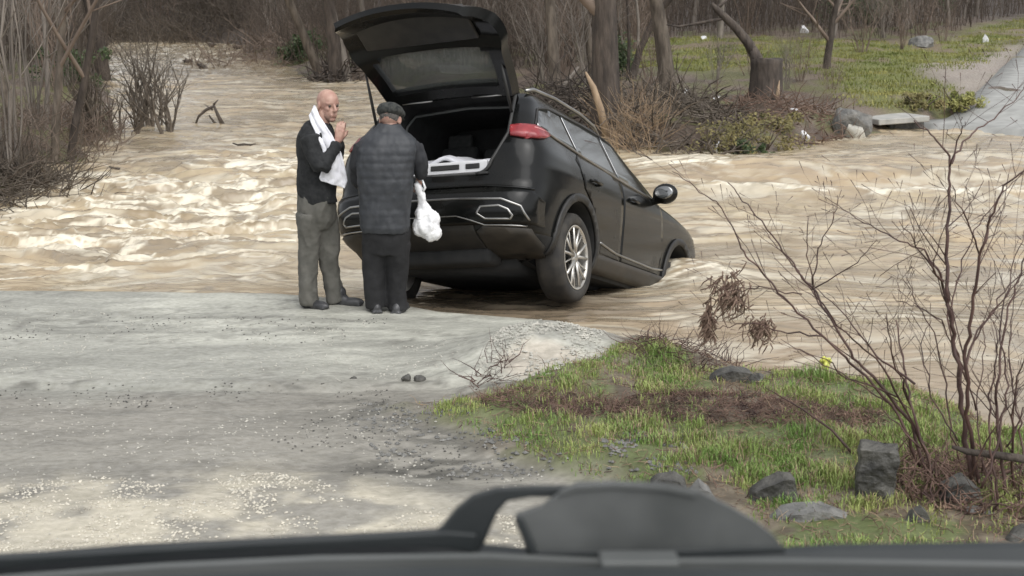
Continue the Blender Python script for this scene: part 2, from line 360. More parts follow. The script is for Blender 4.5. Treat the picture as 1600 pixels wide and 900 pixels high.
tag(mobj('ground', gme, M['ground']), kind='structure')

# ------------------------------------------------------------------ the flood water
ys = np.concatenate([np.arange(6.4, 14, .022), np.arange(14, 24, .036), np.arange(24, 45, .11), np.arange(45, 175, .5)])
X, Y = fan(640, ys, 1.5, .56, 'w')
Zw = wl(Y)+0*X
wx = X+ (fbm(X*.3, Y*.3, 3, 90)-.5)*2.5; wy = Y+(fbm(X*.35+9, Y*.35, 3, 91)-.5)*2.6+.10*X
def hot(px, py, rx, ry, Yd=None):
    p = hit(px, py, wat); return np.exp(-((X-p.x)/rx)**2-((Y-p.y)/ry)**2)
sw = fbm(X*1.9, Y*1.9, 3, 92)-.5; wx = wx+sw*.7; wy = wy+(fbm(X*1.7, Y*1.7, 3, 93)-.5)*.55
rap = np.clip(hot(330, 320, 2.6, 3.2)+.9*hot(120, 340, 2.8, 2.6)+.8*hot(430, 260, 2.2, 2.5)+.6*hot(60, 400, 2.2, 1.3)+.7*hot(240, 100, 5, 12)+.6*hot(330, 70, 8, 12)+.35*hot(500, 250, 1.5, 3), 0, 1.1)
rr = .6*(1-np.abs(2*fbm(wx*.38, wy*1.0, 3, 101)-1))+.4*(1-np.abs(2*fbm(wx*.9, wy*2.4, 3, 105)-1))
rr2 = fbm(wx*.7, wy*1.8, 4, 110)
nearf = .55+.45*sst(10.5, 16, Y)
Zw = Zw+(rr-.72)*(.07+.27*rap)*nearf+(rr2-.5)*.08*np.clip((Y-8.5)/4, .15, 1)*nearf
Zw = Zw+(fbm(wx*1.5, wy*6, 4, 120)-.5)*(.03+.10*rap)*nearf+(fbm(wx*5, wy*12, 4, 121)-.5)*(.018+.05*rap)
# standing wave where the flood pours off the sunken ford
def ridge(a, b, amp, w, off=0):
    A = hit(*a, wat); B = hit(*b, wat); t = np.clip((X-A.x)/(B.x-A.x), -.3, 1.4); yy = A.y+(B.y-A.y)*t+off+(fbm(X*.6, X*0, 3, 130)-.5)*.8
    return amp*np.exp(-((Y-yy)/w)**2)*sst(A.x-1.5, A.x+.5, X)
Zw = Zw+ridge((1080, 268), (1600, 262), .16, 1.6)-ridge((1090, 284), (1600, 290), .15, .55)+ridge((1090, 302), (1500, 305), .10, .3)
Zw = Zw+.15*hot(1068, 432, .7, .5)+.04*hot(905, 474, .3, .2)
fn = fbm(wx*1.3, wy*2.8, 5, 140)
fn2 = fbm(wx*7, wy*12, 4, 145)
fs = fbm(wx*.9, wy*3, 6, 141)
foam = sst(.52, .66, fs+.09*rap+.25*(rr-.72))*np.clip(.20+.95*rap, 0, 1)
foam = foam*sst(.42, .56, fbm(wx*2.4, wy*6, 5, 147))+sst(.60, .70, fbm(wx*1.6, wy*4.5, 5, 148))*.6*rap
foam = foam+sst(.03, .09, ridge((1090, 302), (1500, 305), .1, .3)*(fbm(X*2.2, Y*3, 4, 150)*2.0-.25))*.95
foam = foam+sst(.05, .14, ridge((990, 256), (1100, 262), .16, .8)*(X > 2))*.9*(X < hit(1130, 255, wat).x)
foam = foam+1.1*hot(1085, 434, .45, .4)*sst(.42, .6, fbm(X*7, Y*14, 3, 151))+.8*hot(1010, 446, .5, .25)*sst(.45, .6, fbm(X*7, Y*14, 3, 152))+.5*hot(905, 476, .3, .2)*sst(.4, .6, fn2)
foam = np.clip(foam*(.15+1.7*sst(.3, .7, fn2)), 0, 1)**1.15
calm = sst(2.6, .9, np.abs(sdist(N_poly, X, Y)))
foam = foam*(1-calm*.85)
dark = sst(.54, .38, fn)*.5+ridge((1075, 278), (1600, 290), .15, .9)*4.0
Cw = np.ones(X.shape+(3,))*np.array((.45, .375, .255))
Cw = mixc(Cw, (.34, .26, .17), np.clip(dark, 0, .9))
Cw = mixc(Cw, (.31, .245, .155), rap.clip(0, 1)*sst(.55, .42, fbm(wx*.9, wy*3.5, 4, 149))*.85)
CS_poly = plan([(640, 452), (760, 440), (930, 448), (985, 470), (940, 500), (860, 512), (700, 500), (600, 485)], wat)
car_shade = sst(-.25, .3, sdist(CS_poly, X, Y)+(fbm(X*2, Y*4, 3, 174)-.5)*.4)  # the car's shadow and dark reflection, painted into the water colour
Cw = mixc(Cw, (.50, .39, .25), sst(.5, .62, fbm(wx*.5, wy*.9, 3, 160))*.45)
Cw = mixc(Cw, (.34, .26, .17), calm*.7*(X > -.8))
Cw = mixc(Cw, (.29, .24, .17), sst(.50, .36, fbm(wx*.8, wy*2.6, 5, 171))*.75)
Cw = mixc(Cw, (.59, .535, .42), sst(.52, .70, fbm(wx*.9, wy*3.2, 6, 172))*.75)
Cw = mixc(Cw, (.80, .74, .60), foam); Cw = mixc(Cw, (.17, .135, .095), car_shade*.85)
Zw = Zw+(fbm(wx*1.8, wy*5, 5, 173)-.5)*.075*np.clip((Y-7)/3, .1, 1)*nearf
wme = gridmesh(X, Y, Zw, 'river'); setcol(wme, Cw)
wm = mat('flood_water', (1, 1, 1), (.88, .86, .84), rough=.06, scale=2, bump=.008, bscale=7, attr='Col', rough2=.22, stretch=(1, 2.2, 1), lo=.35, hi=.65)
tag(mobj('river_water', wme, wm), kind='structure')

# far road climbing out of the ford
L_ = [hit(a, b, ground) for a, b in ((1455, 192), (1500, 180), (1528, 150), (1562, 112), (1600, 76), (1634, 46))]
L_.insert(0, L_[0]+(L_[0]-L_[1])*.8)
rows = []
for i, p in enumerate(L_):
    d = (L_[min(i+1, len(L_)-1)]-L_[max(i-1, 0)]); d.z = 0; d.normalize(); n = Vector((d.y, -d.x, 0)); row = []
    for k in range(9):
        q = p+n*(4.6*k/8); row.append((q.x, q.y))
    rows.append(row)
RX = np.array([[q[0] for q in r] for r in rows]); RY = np.array([[q[1] for q in r] for r in rows])
t = np.linspace(0, 1, len(L_)); T = np.linspace(0, 1, 60)
RX = np.stack([np.interp(T, t, RX[:, k]) for k in range(9)], 1); RY = np.stack([np.interp(T, t, RY[:, k]) for k in range(9)], 1)
RZ = ground_np(RX, RY)[0]; RZ = RZ.max(axis=1, keepdims=True)+0*RX; ker = np.ones(9)/9; RZ = np.stack([np.convolve(np.pad(RZ[:, 0], 4, 'edge'), ker, 'valid')]*9, 1)+.04
RZ[:4] -= .12
ro = mobj('road', gridmesh(RX, RY, RZ, 'road'), M['road']); tag(ro, kind='structure')
sm = ro.modifiers.new('s', 'SOLIDIFY'); sm.thickness = .3; sm.offset = -1

# ------------------------------------------------------------------ the stranded car
KC = 1.06
CAR = empty('stranded_car', (-.307*KC, 10.346*KC, CH+(.017-CH)*KC), label='black suv with its tailgate wide open and its nose sunk in the brown flood', cat='car')
yaw, pit, rol = .4483, .2850, -.1143
CAR.scale = (KC,)*3
CAR.rotation_mode = 'QUATERNION'
CM = Matrix.Rotation(-yaw, 3, 'Z') @ Matrix.Rotation(-pit, 3, 'X') @ Matrix.Rotation(rol, 3, 'Y')
CAR.rotation_quaternion = CM.to_quaternion()
NE = 11.0
def wz(z): return float(np.interp(z, [.22, .30, .42, .60, .80, .95, 1.05, 1.10, 1.16, 1.30, 1.45, 1.55, 1.61, 1.655, 1.685, 1.70], [.80, .86, .90, .915, .93, .932, .915, .895, .87, .80, .725, .675, .625, .53, .38, .15]))
def yrz(z): return float(np.interp(z, [.22, .30, .42, .55, .66, .74, .80, 1.0, 1.1, 1.2, 1.4, 1.55, 1.61, 1.655, 1.685, 1.70], [-.20, -.62, -.90, -.965, -.965, -.93, -.90, -.885, -.865, -.83, -.68, -.53, -.45, -.25, .05, .35]))
def yfz(z): return float(np.interp(z, [.22, .30, .5, .75, .90, .98, 1.03, 1.07, 1.10, 1.3, 1.5, 1.58, 1.61, 1.655, 1.685, 1.70], [3.3, 3.5, 3.62, 3.62, 3.52, 3.3, 2.95, 2.55, 2.28, 1.95, 1.6, 1.42, 1.3, 1.1, .9, .65]))
def sp(c, s, z, off=0):
    """point on the bodywork; c, s are the superellipse's unit direction"""
    w, a, yc = wz(z), (yfz(z)-yrz(z))/2, (yfz(z)+yrz(z))/2
    x = w*math.copysign(abs(c)**(2/NE), c); y = yc+a*math.copysign(abs(s)**(2/NE), s)
    if s < 0: y += .09*(x/w)**2*abs((yc-y)/a)**10
    return x, y
def side_pt(y, z, off=0, sgn=1):
    w, a, yc = wz(z), (yfz(z)-yrz(z))/2, (yfz(z)+yrz(z))/2
    t = max(-.999, min(.999, (y-yc)/a)); s = math.copysign(abs(t)**(NE/2), t); c = math.sqrt(max(0, 1-s*s))
    x, yy = sp(c, s, z); return Vector((sgn*(x+off), yy, z))
def rear_pt(x, z, off=0):
    w = wz(z); t = max(-.9995, min(.9995, x/w)); c = math.copysign(abs(t)**(NE/2), t); s = -math.sqrt(max(0, 1-c*c))
    xx, y = sp(c, s, z); return Vector((xx, y-off, z))
def body_mb():
    mb = MB(); zs = np.unique(np.concatenate([np.linspace(.22, 1.60, 58), np.linspace(1.60, 1.70, 12)])); rg = []
    N = 220
    for z in zs:
        th = np.linspace(0, 2*math.pi, 2400, endpoint=False)-math.pi/2
        P = np.array([sp(math.cos(a), math.sin(a), float(z)) for a in th]); P = np.vstack([P, P[:1]])
        s = np.r_[0, np.cumsum(np.hypot(*np.diff(P, axis=0).T))]; q = np.linspace(0, s[-1], N, endpoint=False)
        rg.append([(np.interp(k, s, P[:, 0]), np.interp(k, s, P[:, 1]), float(z)) for k in q])
    return mb.rings(rg)
body = body_mb().build('body', [M['paint'], M['interior']], CAR)
def cutter(mb, mi=1):
    o = mb.build('cut', [M['paint'], M['interior']]); o.parent = CAR
    bm = bmesh.new(); bm.from_mesh(o.data); bmesh.ops.recalc_face_normals(bm, faces=bm.faces[:]); bm.to_mesh(o.data); bm.free()
    o.data.polygons.foreach_set('material_index', [mi]*len(o.data.polygons)); return o
cuts = []
for sx in (-1, 1):
    for y, z in ((0, .345), (2.71, .345)):
        a = MB(); a.tube([(sx*.62, y, z), (sx*1.2, y, z)], .42, 40); cuts.append(cutter(a))
def rrect(x0, x1, z0, z1, xt, r=.10, n=6):
    """rounded trapezoid, half widths x0 (bottom), x1 (middle) and xt (top)"""
    pts = []; cr = [((x0-r, z0+r), -90), ((xt-r, z1-r), 0)]
    right = [(x0-r+r*math.sin(R(a)), z0+r-r*math.cos(R(a))) for a in np.linspace(0, 80, n)]
    right += [(x1, (z0+z1)/2-.05)]
    right += [(xt-r+r*math.cos(R(a)), z1-r+r*math.sin(R(a))) for a in np.linspace(15, 90, n)]
    return right+[(-x, z) for x, z in reversed(right)]
ro_ = rrect(.54, .64, .87, 1.62, .59, .12)
a = MB(); a.rings([[(x, -1.3, z) for x, z in ro_], [(x, -.6, z) for x, z in ro_], [(x*.96, .62, max(z*.97+.02, .87)) for x, z in ro_]]); cuts.append(cutter(a))
for c in cuts:
    m = body.modifiers.new('bool', 'BOOLEAN'); m.operation = 'DIFFERENCE'; m.object = c; m.solver = 'EXACT'
bm = bmesh.new(); bm.from_mesh(body.data); bmesh.ops.recalc_face_normals(bm, faces=bm.faces[:]); bm.to_mesh(body.data); bm.free()
me = evalmesh(body); old = body.data; body.modifiers.clear(); body.data = me
for c in cuts: bpy.data.objects.remove(c)
me.name = 'body'
for q_ in me.polygons:
    if q_.normal.z < -.35 and q_.center.z < .42: q_.material_index = 1
try: me.set_sharp_from_angle(angle=R(38))
except Exception: pass

def patch(name, poly, m, fn, off=.004, thick=.008, step=.06, parent=None, sgn=1, bev=0):
    bm = bmesh.new(); vs = [bm.verts.new((p[0], p[1], 0)) for p in poly]; bm.faces.new(vs)
    for ax in (0, 1):
        lo = min(p[ax] for p in poly); hi = max(p[ax] for p in poly); k = math.floor(lo/step)*step+step
        while k < hi-1e-4:
            co = [0, 0, 0]; no = [0, 0, 0]; co[ax] = k; no[ax] = 1
            bmesh.ops.bisect_plane(bm, geom=bm.verts[:]+bm.edges[:]+bm.faces[:], plane_co=co, plane_no=no); k += step
    for v in bm.verts: v.co = fn(v.co.x, v.co.y, off)
    if sgn < 0:
        for v in bm.verts: v.co.x *= -1
    bmesh.ops.recalc_face_normals(bm, faces=bm.faces[:])
    me = bpy.data.meshes.new(name); bm.to_mesh(me); bm.free()
    o = mobj(name, me, m, parent or CAR); s = o.modifiers.new('s', 'SOLIDIFY'); s.thickness = thick; s.offset = 0
    return o
def strip(name, pts, w, m, fn, off=.008, parent=None, sgn=1, r=None):
    # a trim tube laid along the bodywork
    P = []
    for i in range(len(pts)-1):
        for k in range(8): t = k/8; P.append((pts[i][0]*(1-t)+pts[i+1][0]*t, pts[i][1]*(1-t)+pts[i+1][1]*t))
    P.append(pts[-1]); Q = [fn(a, b, off) for a, b in P]
    if sgn < 0: Q = [Vector((-q.x, q.y, q.z)) for q in Q]
    return MB().tube(Q, w, 8).build(name, m, parent or CAR)
def arc(cy, cz, r, a0, a1, n=16): return [(cy+r*math.cos(R(a)), cz+r*math.sin(R(a))) for a in np.linspace(a0, a1, n)]
for sx in (1, -1):
    rd = patch('door', [(.26, .80), (.40, .58), (.50, .42), (1.02, .40), (1.02, 1.13), (.10, 1.19), (.0, 1.12), (.10, .90)], M['paint'], side_pt, .003, .006, sgn=sx)
    fd = patch('door', [(1.035, .40), (2.10, .40), (2.17, .60), (2.14, 1.08), (1.035, 1.13)], M['paint'], side_pt, .003, .006, sgn=sx)
    patch('window', [(.12, 1.205), (.99, 1.15), (.99, 1.54), (.55, 1.54), (.12, 1.52)], M['glass'], side_pt, .004, .006, parent=rd, sgn=sx)
    patch('window', [(1.05, 1.148), (2.02, 1.118), (1.70, 1.36), (1.50, 1.49), (1.30, 1.53), (1.05, 1.54)], M['glass'], side_pt, .004, .006, parent=fd, sgn=sx)
    patch('quarter_window', [(-.60, 1.285), (-.30, 1.24), (.08, 1.21), (.08, 1.515), (-.18, 1.50), (-.42, 1.445)], M['glass'], side_pt, .004, .006, sgn=sx)
    for d, y in ((rd, .22), (fd, 1.18)):
        h = MB(); h.tube([side_pt(y, .985, .0), side_pt(y+.03, .985, .035), side_pt(y+.19, .98, .035), side_pt(y+.22, .98, .0)], [.012, .014, .014, .012], 8)
        o = h.build('handle', M['paint'], d)
        if sx < 0:
            for v in o.data.vertices: v.co.x *= -1
    strip('belt_trim', [(-.62, 1.272), (-.3, 1.228), (.1, 1.195), (1.0, 1.138), (2.06, 1.105)], .011, M['chrome'], side_pt, .006, sgn=sx)
    strip('window_trim', [(-.62, 1.29), (-.42, 1.46), (-.18, 1.515), (.15, 1.535), (.6, 1.555), (1.1, 1.555), (1.5, 1.505), (1.75, 1.36), (2.05, 1.115)], .009, M['plastic'], side_pt, .004, sgn=sx)
    # roof rail on feet
    rl = [(sx*.60, -.38, 1.625), (sx*.605, -.25, 1.665), (sx*.60, .2, 1.70), (sx*.59, .8, 1.705), (sx*.575, 1.2, 1.68), (sx*.56, 1.36, 1.635)]
    MB().tube(rl, [.013, .018, .018, .018, .017, .012], 8).build('roof_rail', M['chrome'], CAR)
    # wheel arch cladding
    for cy in (0, 2.71):
        ring = arc(cy, .345, .485, -12, 192, 26)+arc(cy, .345, .422, 192, -12, 26)
        patch('arch_trim', ring, M['plastic'], side_pt, .012, .022, .05, sgn=sx)
    patch('sill_panel', [(.46, .25), (2.28, .25), (2.27, .40), (.46, .40)], M['mud_paint'], side_pt, .010, .02, sgn=sx)
    strip('sill_trim', [(.50, .50), (.9, .455), (1.9, .44), (2.2, .46)], .011, M['chrome'], side_pt, .010, sgn=sx)
    # mirror
    mm = MB(); mm.ell((0, 0, 0), (.125, .08, .10)); mm.cap((-.17, 0, -.085), .03, (-.04, 0, -.05), .04)
    mo = remesh(mm, 'mirror', M['paint'], CAR, .012, 3); mo.location = (sx*1.03, 1.93, 1.155)
    if sx < 0: mo.rotation_euler = (0, 0, math.pi)
    MB().ell((0, 0, 0), (.09, .012, .062)).build('mirror_glass', M['glass'], CAR).location = (sx*1.04, 1.855, 1.155)
    # tail light wrapping the corner
    def wrap(u, z, off=0, sx=sx):       # u from the rear face (0) round the corner (1)
        w, a, yc = wz(z), (yfz(z)-yrz(z))/2, (yfz(z)+yrz(z))/2
        if u < .5: p = rear_pt(w*(.70+.56*u), z, off); 
        else: p = side_pt(yrz(z)+.11+.9*(u-.5), z, off); p.y -= off*.5
        return p
    tl = patch('tail_light', ([(.12, 1.17), (.35, 1.15), (.40, 1.152), (.40, 1.272), (.3, 1.27), (.13, 1.26)] if sx < 0 else [(.12, 1.17), (.35, 1.15), (.55, 1.158), (.68, 1.18), (.78, 1.215), (.74, 1.24), (.64, 1.26), (.5, 1.272), (.3, 1.27), (.13, 1.26)]), M['redlamp'], wrap, .012, .022, .05, sgn=sx)
    patch('lamp_strip', [(.16, 1.235), (.36, 1.24), (.36, 1.252), (.16, 1.25)] if sx < 0 else [(.16, 1.235), (.50, 1.245), (.70, 1.237), (.70, 1.245), (.50, 1.256), (.16, 1.25)], M['lampwhite'], wrap, .024, .004, .05, parent=tl, sgn=sx)
    # exhaust surround
    ex = [(.47, .55), (.50, .60), (.64, .605), (.71, .575), (.74, .53), (.72, .505), (.53, .51)]
    patch('exhaust_insert', [(x*sx, z) for x, z in ex], M['interior'], rear_pt, .010, .01, .05)
    strip('exhaust_trim', [(x*sx, z) for x, z in ex]+[(ex[0][0]*sx, ex[0][1])], .010, M['chrome'], rear_pt, .018)
    patch('bumper_corner', [(sx*x, z) for x, z in ((.42, .27), (.78, .27), (.84, .34), (.84, .44), (.50, .46), (.44, .42))], M['mud_paint'], rear_pt, .008, .014, .05)
# rear bumper
patch('bumper', [(-.885, .47), (.885, .47), (.90, .66), (.86, .725), (.60, .745), (-.60, .745), (-.86, .725), (-.90, .66)], M['paint'], rear_pt, .014, .02, .05)
strip('bumper_trim', [(-.84, .50), (-.80, .60), (-.66, .655), (-.3, .665), (.3, .665), (.66, .655), (.80, .60), (.84, .50)], .010, M['chrome'], rear_pt, .022)
strip('bumper_trim', [(-.82, .455), (-.52, .465), (-.42, .50), (-.3, .535), (.3, .535), (.42, .50), (.52, .465), (.82, .455)], .008, M['chrome'], rear_pt, .018)
patch('diffuser', [(-.42, .28), (.42, .28), (.42, .50), (.32, .52), (-.32, .52), (-.42, .50)], M['plastic'], rear_pt, .006, .012, .05)
strip('bumper_crease', [(-.86, .74), (-.5, .77), (.5, .77), (.86, .74)], .012, M['paint'], rear_pt, .004)
# boot lip seal and sill plate
seal = [rear_pt(x, z, .004) if z < 1.5 else Vector((x, yrz(z)-.004, z)) for x, z in ro_]
MB().tube(seal+[seal[0]], .014, 8).build('boot_seal', M['plastic'], CAR)
sp_ = MB(); sp_.box((0, -.845, .872), (1.04, .09, .02)); bevel(sp_.build('sill_plate', M['plastic'], CAR), .005)
MB().tube([(-.585, -.25, .93), (-.62, -.22, 1.2), (-.58, -.2, 1.46), (-.50, -.2, 1.545), (0, -.2, 1.575), (.50, -.2, 1.545), (.58, -.2, 1.46), (.62, -.22, 1.2), (.585, -.25, .93)], .012, 8).build('boot_trim', M['dash_grey'], CAR)
# rear seats and boot trim
st = MB(); st.box((-.42, .0, 0), (.36, .14, .62)); st.box((0, .0, -.02), (.34, .14, .58)); st.box((.42, .0, 0), (.36, .14, .62)); sto = st.build('rear_seat', M['seatfab'], CAR); sto.location = (0, .46, 1.10); sto.rotation_euler = (R(-12), 0, 0); bevel(sto, .04, 4)
for x in (-.42, .42): bevel(MB().box((x, .50, 1.46), (.24, .09, .13)).build('headrest', M['seatfab'], CAR), .03, 4)
# wheels
def wheel(x, y, z, sx):
    r = empty('wheel', (x, y, z)); r.parent = CAR; r.scale = (sx, 1, 1)
    def lathe(prof, n=48):
        mb = MB(); mb.rings([[(px, pr*math.cos(2*math.pi*k/n), pr*math.sin(2*math.pi*k/n)) for k in range(n)] for px, pr in prof], cap=False); return mb
    lathe([(.06, .255), (.10, .262), (.113, .29), (.11, .335), (.09, .357), (.04, .365), (-.06, .365), (-.11, .34), (-.115, .28), (-.08, .25)]).build('tyre', M['rubber'], r)
    rm = lathe([(.105, .262), (.108, .25), (.09, .243), (-.02, .235), (-.10, .24)], 48); 
    for k in range(5):
        for da in (-11, 11):
            a = R(72*k+90+da); b = R(72*k+90+da*.35); e = R(72*k+90+da*1.3)
            rm.tube([(.088, .04*math.cos(b), .04*math.sin(b)), (.092, .14*math.cos(a), .14*math.sin(a)), (.098, .248*math.cos(e), .248*math.sin(e))], [.020, .013, .012], 6)
        a = R(72*k+90+36); rm.tube([(.075, .05*math.cos(a), .05*math.sin(a)), (.08, .15*math.cos(a), .15*math.sin(a)), (.09, .246*math.cos(a), .246*math.sin(a))], [.012, .007, .009], 6)
    rm.tube([(.05, 0, 0), (.10, 0, 0)], [.055, .048], 20); rm.build('rim', M['alloy'], r)
    MB().tube([(-.02, 0, 0), (.035, 0, 0)], .2, 32).build('brake_disc', M['plastic'], r)
for x, y, z in ((.80, 0, .315), (-.80, 0, .315), (.78, 2.71, .24), (-.78, 2.71, .24)): wheel(x, y, z, 1 if x > 0 else -1)
MB().tube([(-.72, 0, .33), (.72, 0, .33)], .05, 12).build('rear_axle', M['interior'], CAR)
bevel(MB().box((0, -.55, .27), (.9, .26, .14)).build('muffler', M['interior'], CAR), .05, 3)
MB().box((0, 1.2, .25), (1.1, 3.2, .12)).build('underbody', M['interior'], CAR)
# tailgate: x across, t down the gate from its hinge, n outward
TG = empty('tailgate', (.03, -.47, 1.625)); TG.parent = CAR
ALPHA = R(29)
TG.rotation_euler = (-ALPHA, 0, 0)      # local -Y runs from the hinge to the lower lip, local +Z is the outer skin
def gate_out(t): return float(np.interp(t, [0, .15, .5, .62, .78, .95, 1.05, 1.12], [.57, .60, .65, .69, .68, .63, .59, .55]))
def gate_n(t): return float(np.interp(t, [0, .3, .55, .70, .85, 1.0, 1.12], [.0, .03, .035, .06, .045, -.03, -.13]))
def gate_mesh():
    ts = np.linspace(0, 1.12, 25); xs = np.linspace(-1, 1, 33)
    bm = bmesh.new(); V = {}
    for lay in (0, 1):
        for i, t in enumerate(ts):
            for j, x in enumerate(xs):
                hw = gate_out(t); e = .09 if lay else 0
                hwx = hw-(.03 if lay else 0)
                xx = math.copysign(abs(x)**.92, x)*hwx; bow = .05*(x*x)
                tt = t*(.985 if lay else 1)+(.01 if lay else 0)-.06*x*x*(t/1.12)**2
                V[lay, i, j] = bm.verts.new((xx, -tt, gate_n(t)-bow-(e if 0 < i < len(ts)-1 else e*.6)))
    ni, nj = len(ts), len(xs)
    def win(i, j):
        t = (ts[i]+ts[i+1])/2; x = abs((xs[j]+xs[j+1])/2); return .13 < t < .56 and x < .80-.12*(t > .5)
    for i in range(ni-1):
        for j in range(nj-1):
            if win(i, j):
                continue
            bm.faces.new((V[0, i, j], V[0, i, j+1], V[0, i+1, j+1], V[0, i+1, j])); bm.faces.new((V[1, i, j], V[1, i+1, j], V[1, i+1, j+1], V[1, i, j+1]))
    bm.edges.ensure_lookup_table()
    be = [e for e in bm.edges if len(e.link_faces) == 1]
    bmesh.ops.bridge_loops  # noqa
    # close the rims between the two skins
    def quad(a, b):
        try: bm.faces.new((V[(0,)+a], V[(0,)+b], V[(1,)+b], V[(1,)+a]))
        except ValueError: pass
    for i in range(ni-1):
        for j in (0, nj-1): quad((i, j), (i+1, j))
    for j in range(nj-1):
        for i in (0, ni-1): quad((i, j), (i, j+1))
    for i in range(ni-1):
        for j in range(nj-1):
            if win(i, j):
                if not win(i-1, j): quad((i, j), (i, j+1))
                if not win(i+1, j): quad((i+1, j), (i+1, j+1))
                if not win(i, j-1): quad((i, j), (i+1, j))
                if not win(i, j+1): quad((i, j+1), (i+1, j+1))
    bmesh.ops.recalc_face_normals(bm, faces=bm.faces[:]); me = bpy.data.meshes.new('tailgate_panel')
    for v in list(bm.verts):
        if not v.link_faces: bm.verts.remove(v)
    bm.to_mesh(me); bm.free()
    try: me.set_sharp_from_angle(angle=R(30))
    except Exception: pass
    return me
gpn = mobj('tailgate_panel', gate_mesh(), M['paint'], TG)
try: gpn.data.set_sharp_from_angle(angle=R(35))
except Exception: pass
gl = MB(); gl.rings([[(x, -.11, -.035-.04*(x/.68)**2) for x in (-.53, 0, .53)]+[(x, -.11, -.041-.04*(x/.68)**2) for x in (.53, 0, -.53)], [(x, -.58, .0-.04*(x/.68)**2) for x in (-.56, 0, .56)]+[(x, -.58, -.006-.04*(x/.68)**2) for x in (.56, 0, -.56)]])
gm_ = bpy.data.materials.new('tinted_glass'); gm_.use_nodes = True; t = gm_.node_tree; P = t.nodes['Principled BSDF']; P.inputs['Base Color'].default_value = (.35, .4, .38, 1); P.inputs['Roughness'].default_value = .05
P.inputs['Alpha'].default_value = .6
P.inputs['Base Color'].default_value = (.17, .185, .178, 1)
gl.build('rear_window', gm_, TG)
ip = MB(); ip.box((0, -.82, -.075), (.98, .34, .03)); bevel(ip.build('inner_trim', M['plastic'], TG), .012, 3)
ip = MB(); ip.box((0, -1.02, -.10), (.07, .05, .03)); bevel(ip.build('latch', M['chrome'], TG), .006, 2)
for s in (-1, 1): MB().tube([(s*.18, -.05, -.10), (s*.45, -.055, -.112)], .008, 6).build('hinge_trim', M['chrome'], TG)
inv = TG.rotation_euler.to_matrix()
for s in (-1, 1):
    q = inv @ Vector((s*.60, -.42, -.07))+Vector((0, -.47, 1.625))
    MB().tube([(s*.61, -.66, 1.38), tuple((Vector((s*.61, -.66, 1.38))+q)/2), tuple(q)], [.013, .013, .008], 8).build('gas_strut', M['plastic'], CAR)
# load in the boot: things of their own, standing on its floor (z .80 in the car's frame)
def inboot(name, loc, label, cat):
    o = empty(name, label=label, cat=cat); bpy.context.view_layer.update()
    o.rotation_mode = 'QUATERNION'; o.rotation_quaternion = CM.to_quaternion(); o.location = CAR.location+CM @ (Vector(loc)*KC); o.scale = (KC,)*3; return o
def frame_box(mb, w, d, h, slots):
    mb.box((0, 0, h/2), (w, d, h))
b = inboot('foam_tray', (.0, -.74, .885), 'white foam tray with dark slots lying across the boot sill', 'tray')
fb = MB(); fb.box((0, 0, .05), (.98, .20, .10)); bevel(fb.build('tray_body', M['white'], b, False), .012, 3)
for x, w in ((-.18, .2), (.13, .25), (.37, .12)): bevel(MB().box((x, -.103, .055), (w, .012, .04)).build('slot', M['plastic'], b, False), .005, 2)
b = inboot('folded_sheet', (.06, -.48, .93), 'crumpled white sheet spread over the load in the boot', 'sheet')
xs = np.linspace(-.46, .46, 40); ysn = np.linspace(-.2, .32, 24); XX, YY = np.meshgrid(xs, ysn)
ZZ = .075+.10*sst(-.2, .3, YY)+.05*fbm(XX*6, YY*6, 4, 200)+.05*np.exp(-((XX+.05)/.14)**2)*sst(.35, .0, YY)-.02*sst(-.12, -.2, YY)
o = mobj('sheet', gridmesh(XX, YY, ZZ, 'sheet'), M['whitecloth'], b); o.modifiers.new('s', 'SOLIDIFY').thickness = .03
b = inboot('grey_bundle', (-.08, -.1, .89), 'grey rolled bundle lying behind the white sheet in the boot', 'bundle')
g_ = MB(); g_.cap((-.28, 0, .19), .10, (.12, .03, .19), .08); g_.cap((-.2, .05, .10), .10, (.1, .05, .10), .10); g_.cap((.05, 0, .2), .06, (.22, -.05, .23), .03); remesh(g_, 'bundle_body', M['rock'], b, .02, 3, lambda v: .02*mnoise.noise(v*9))
b = inboot('red_box', (.33, .1, .89), 'small dull red box by the right wall of the boot', 'box')
bevel(MB().box((0, 0, .15), (.26, .2, .3)).build('box_body', M['redbox'], b), .01, 2); bevel(MB().box((0, 0, .305), (.27, .21, .02)).build('lid', M['plastic'], b), .006, 2)

# ------------------------------------------------------------------ the two men
def hand(mb, wrist, d, n, curl=.2, side=1, sc=1.0, spread=.08):
    """wrist point, d along the fingers, n out of the back of the hand, side=+1 thumb on +(d x n)"""
    wrist, d, n = Vector(wrist), Vector(d).normalized(), Vector(n); n = (n-d*n.dot(d)).normalized(); t = d.cross(n)*side
    P = lambda a, b, c: wrist+d*(a*sc)+t*(b*sc)+n*(c*sc)
    mb.cap(P(.0, .012, 0), .024*sc, P(.075, .026, 0), .015*sc); mb.cap(P(.0, -.008, 0), .024*sc, P(.075, -.026, 0), .014*sc); mb.cap(P(.01, 0, 0), .023*sc, P(.08, 0, 0), .015*sc)
    for k, (b, L) in enumerate(((.029, .072), (.010, .080), (-.010, .074), (-.028, .058))):
        p = P(.078, b, 0); a = 0; dr = d+t*(b*spread*12)
        dr.normalize()
        for j, f in enumerate((.45, .31, .24)):
            a += curl*(1.0 if j else .7); q = p+(dr*math.cos(a)-n*math.sin(a))*(L*f*sc); mb.cap(p, (.0092-.001*j)*sc, q, (.0084-.001*j)*sc, 8); p = q
    p = P(.02, .03, -.005); q = P(.05, .052, -.012); mb.cap(p, .014*sc, q, .011*sc, 8); e = P(.082, .058, -.018); mb.cap(q, .0105*sc, e, .008*sc, 8)
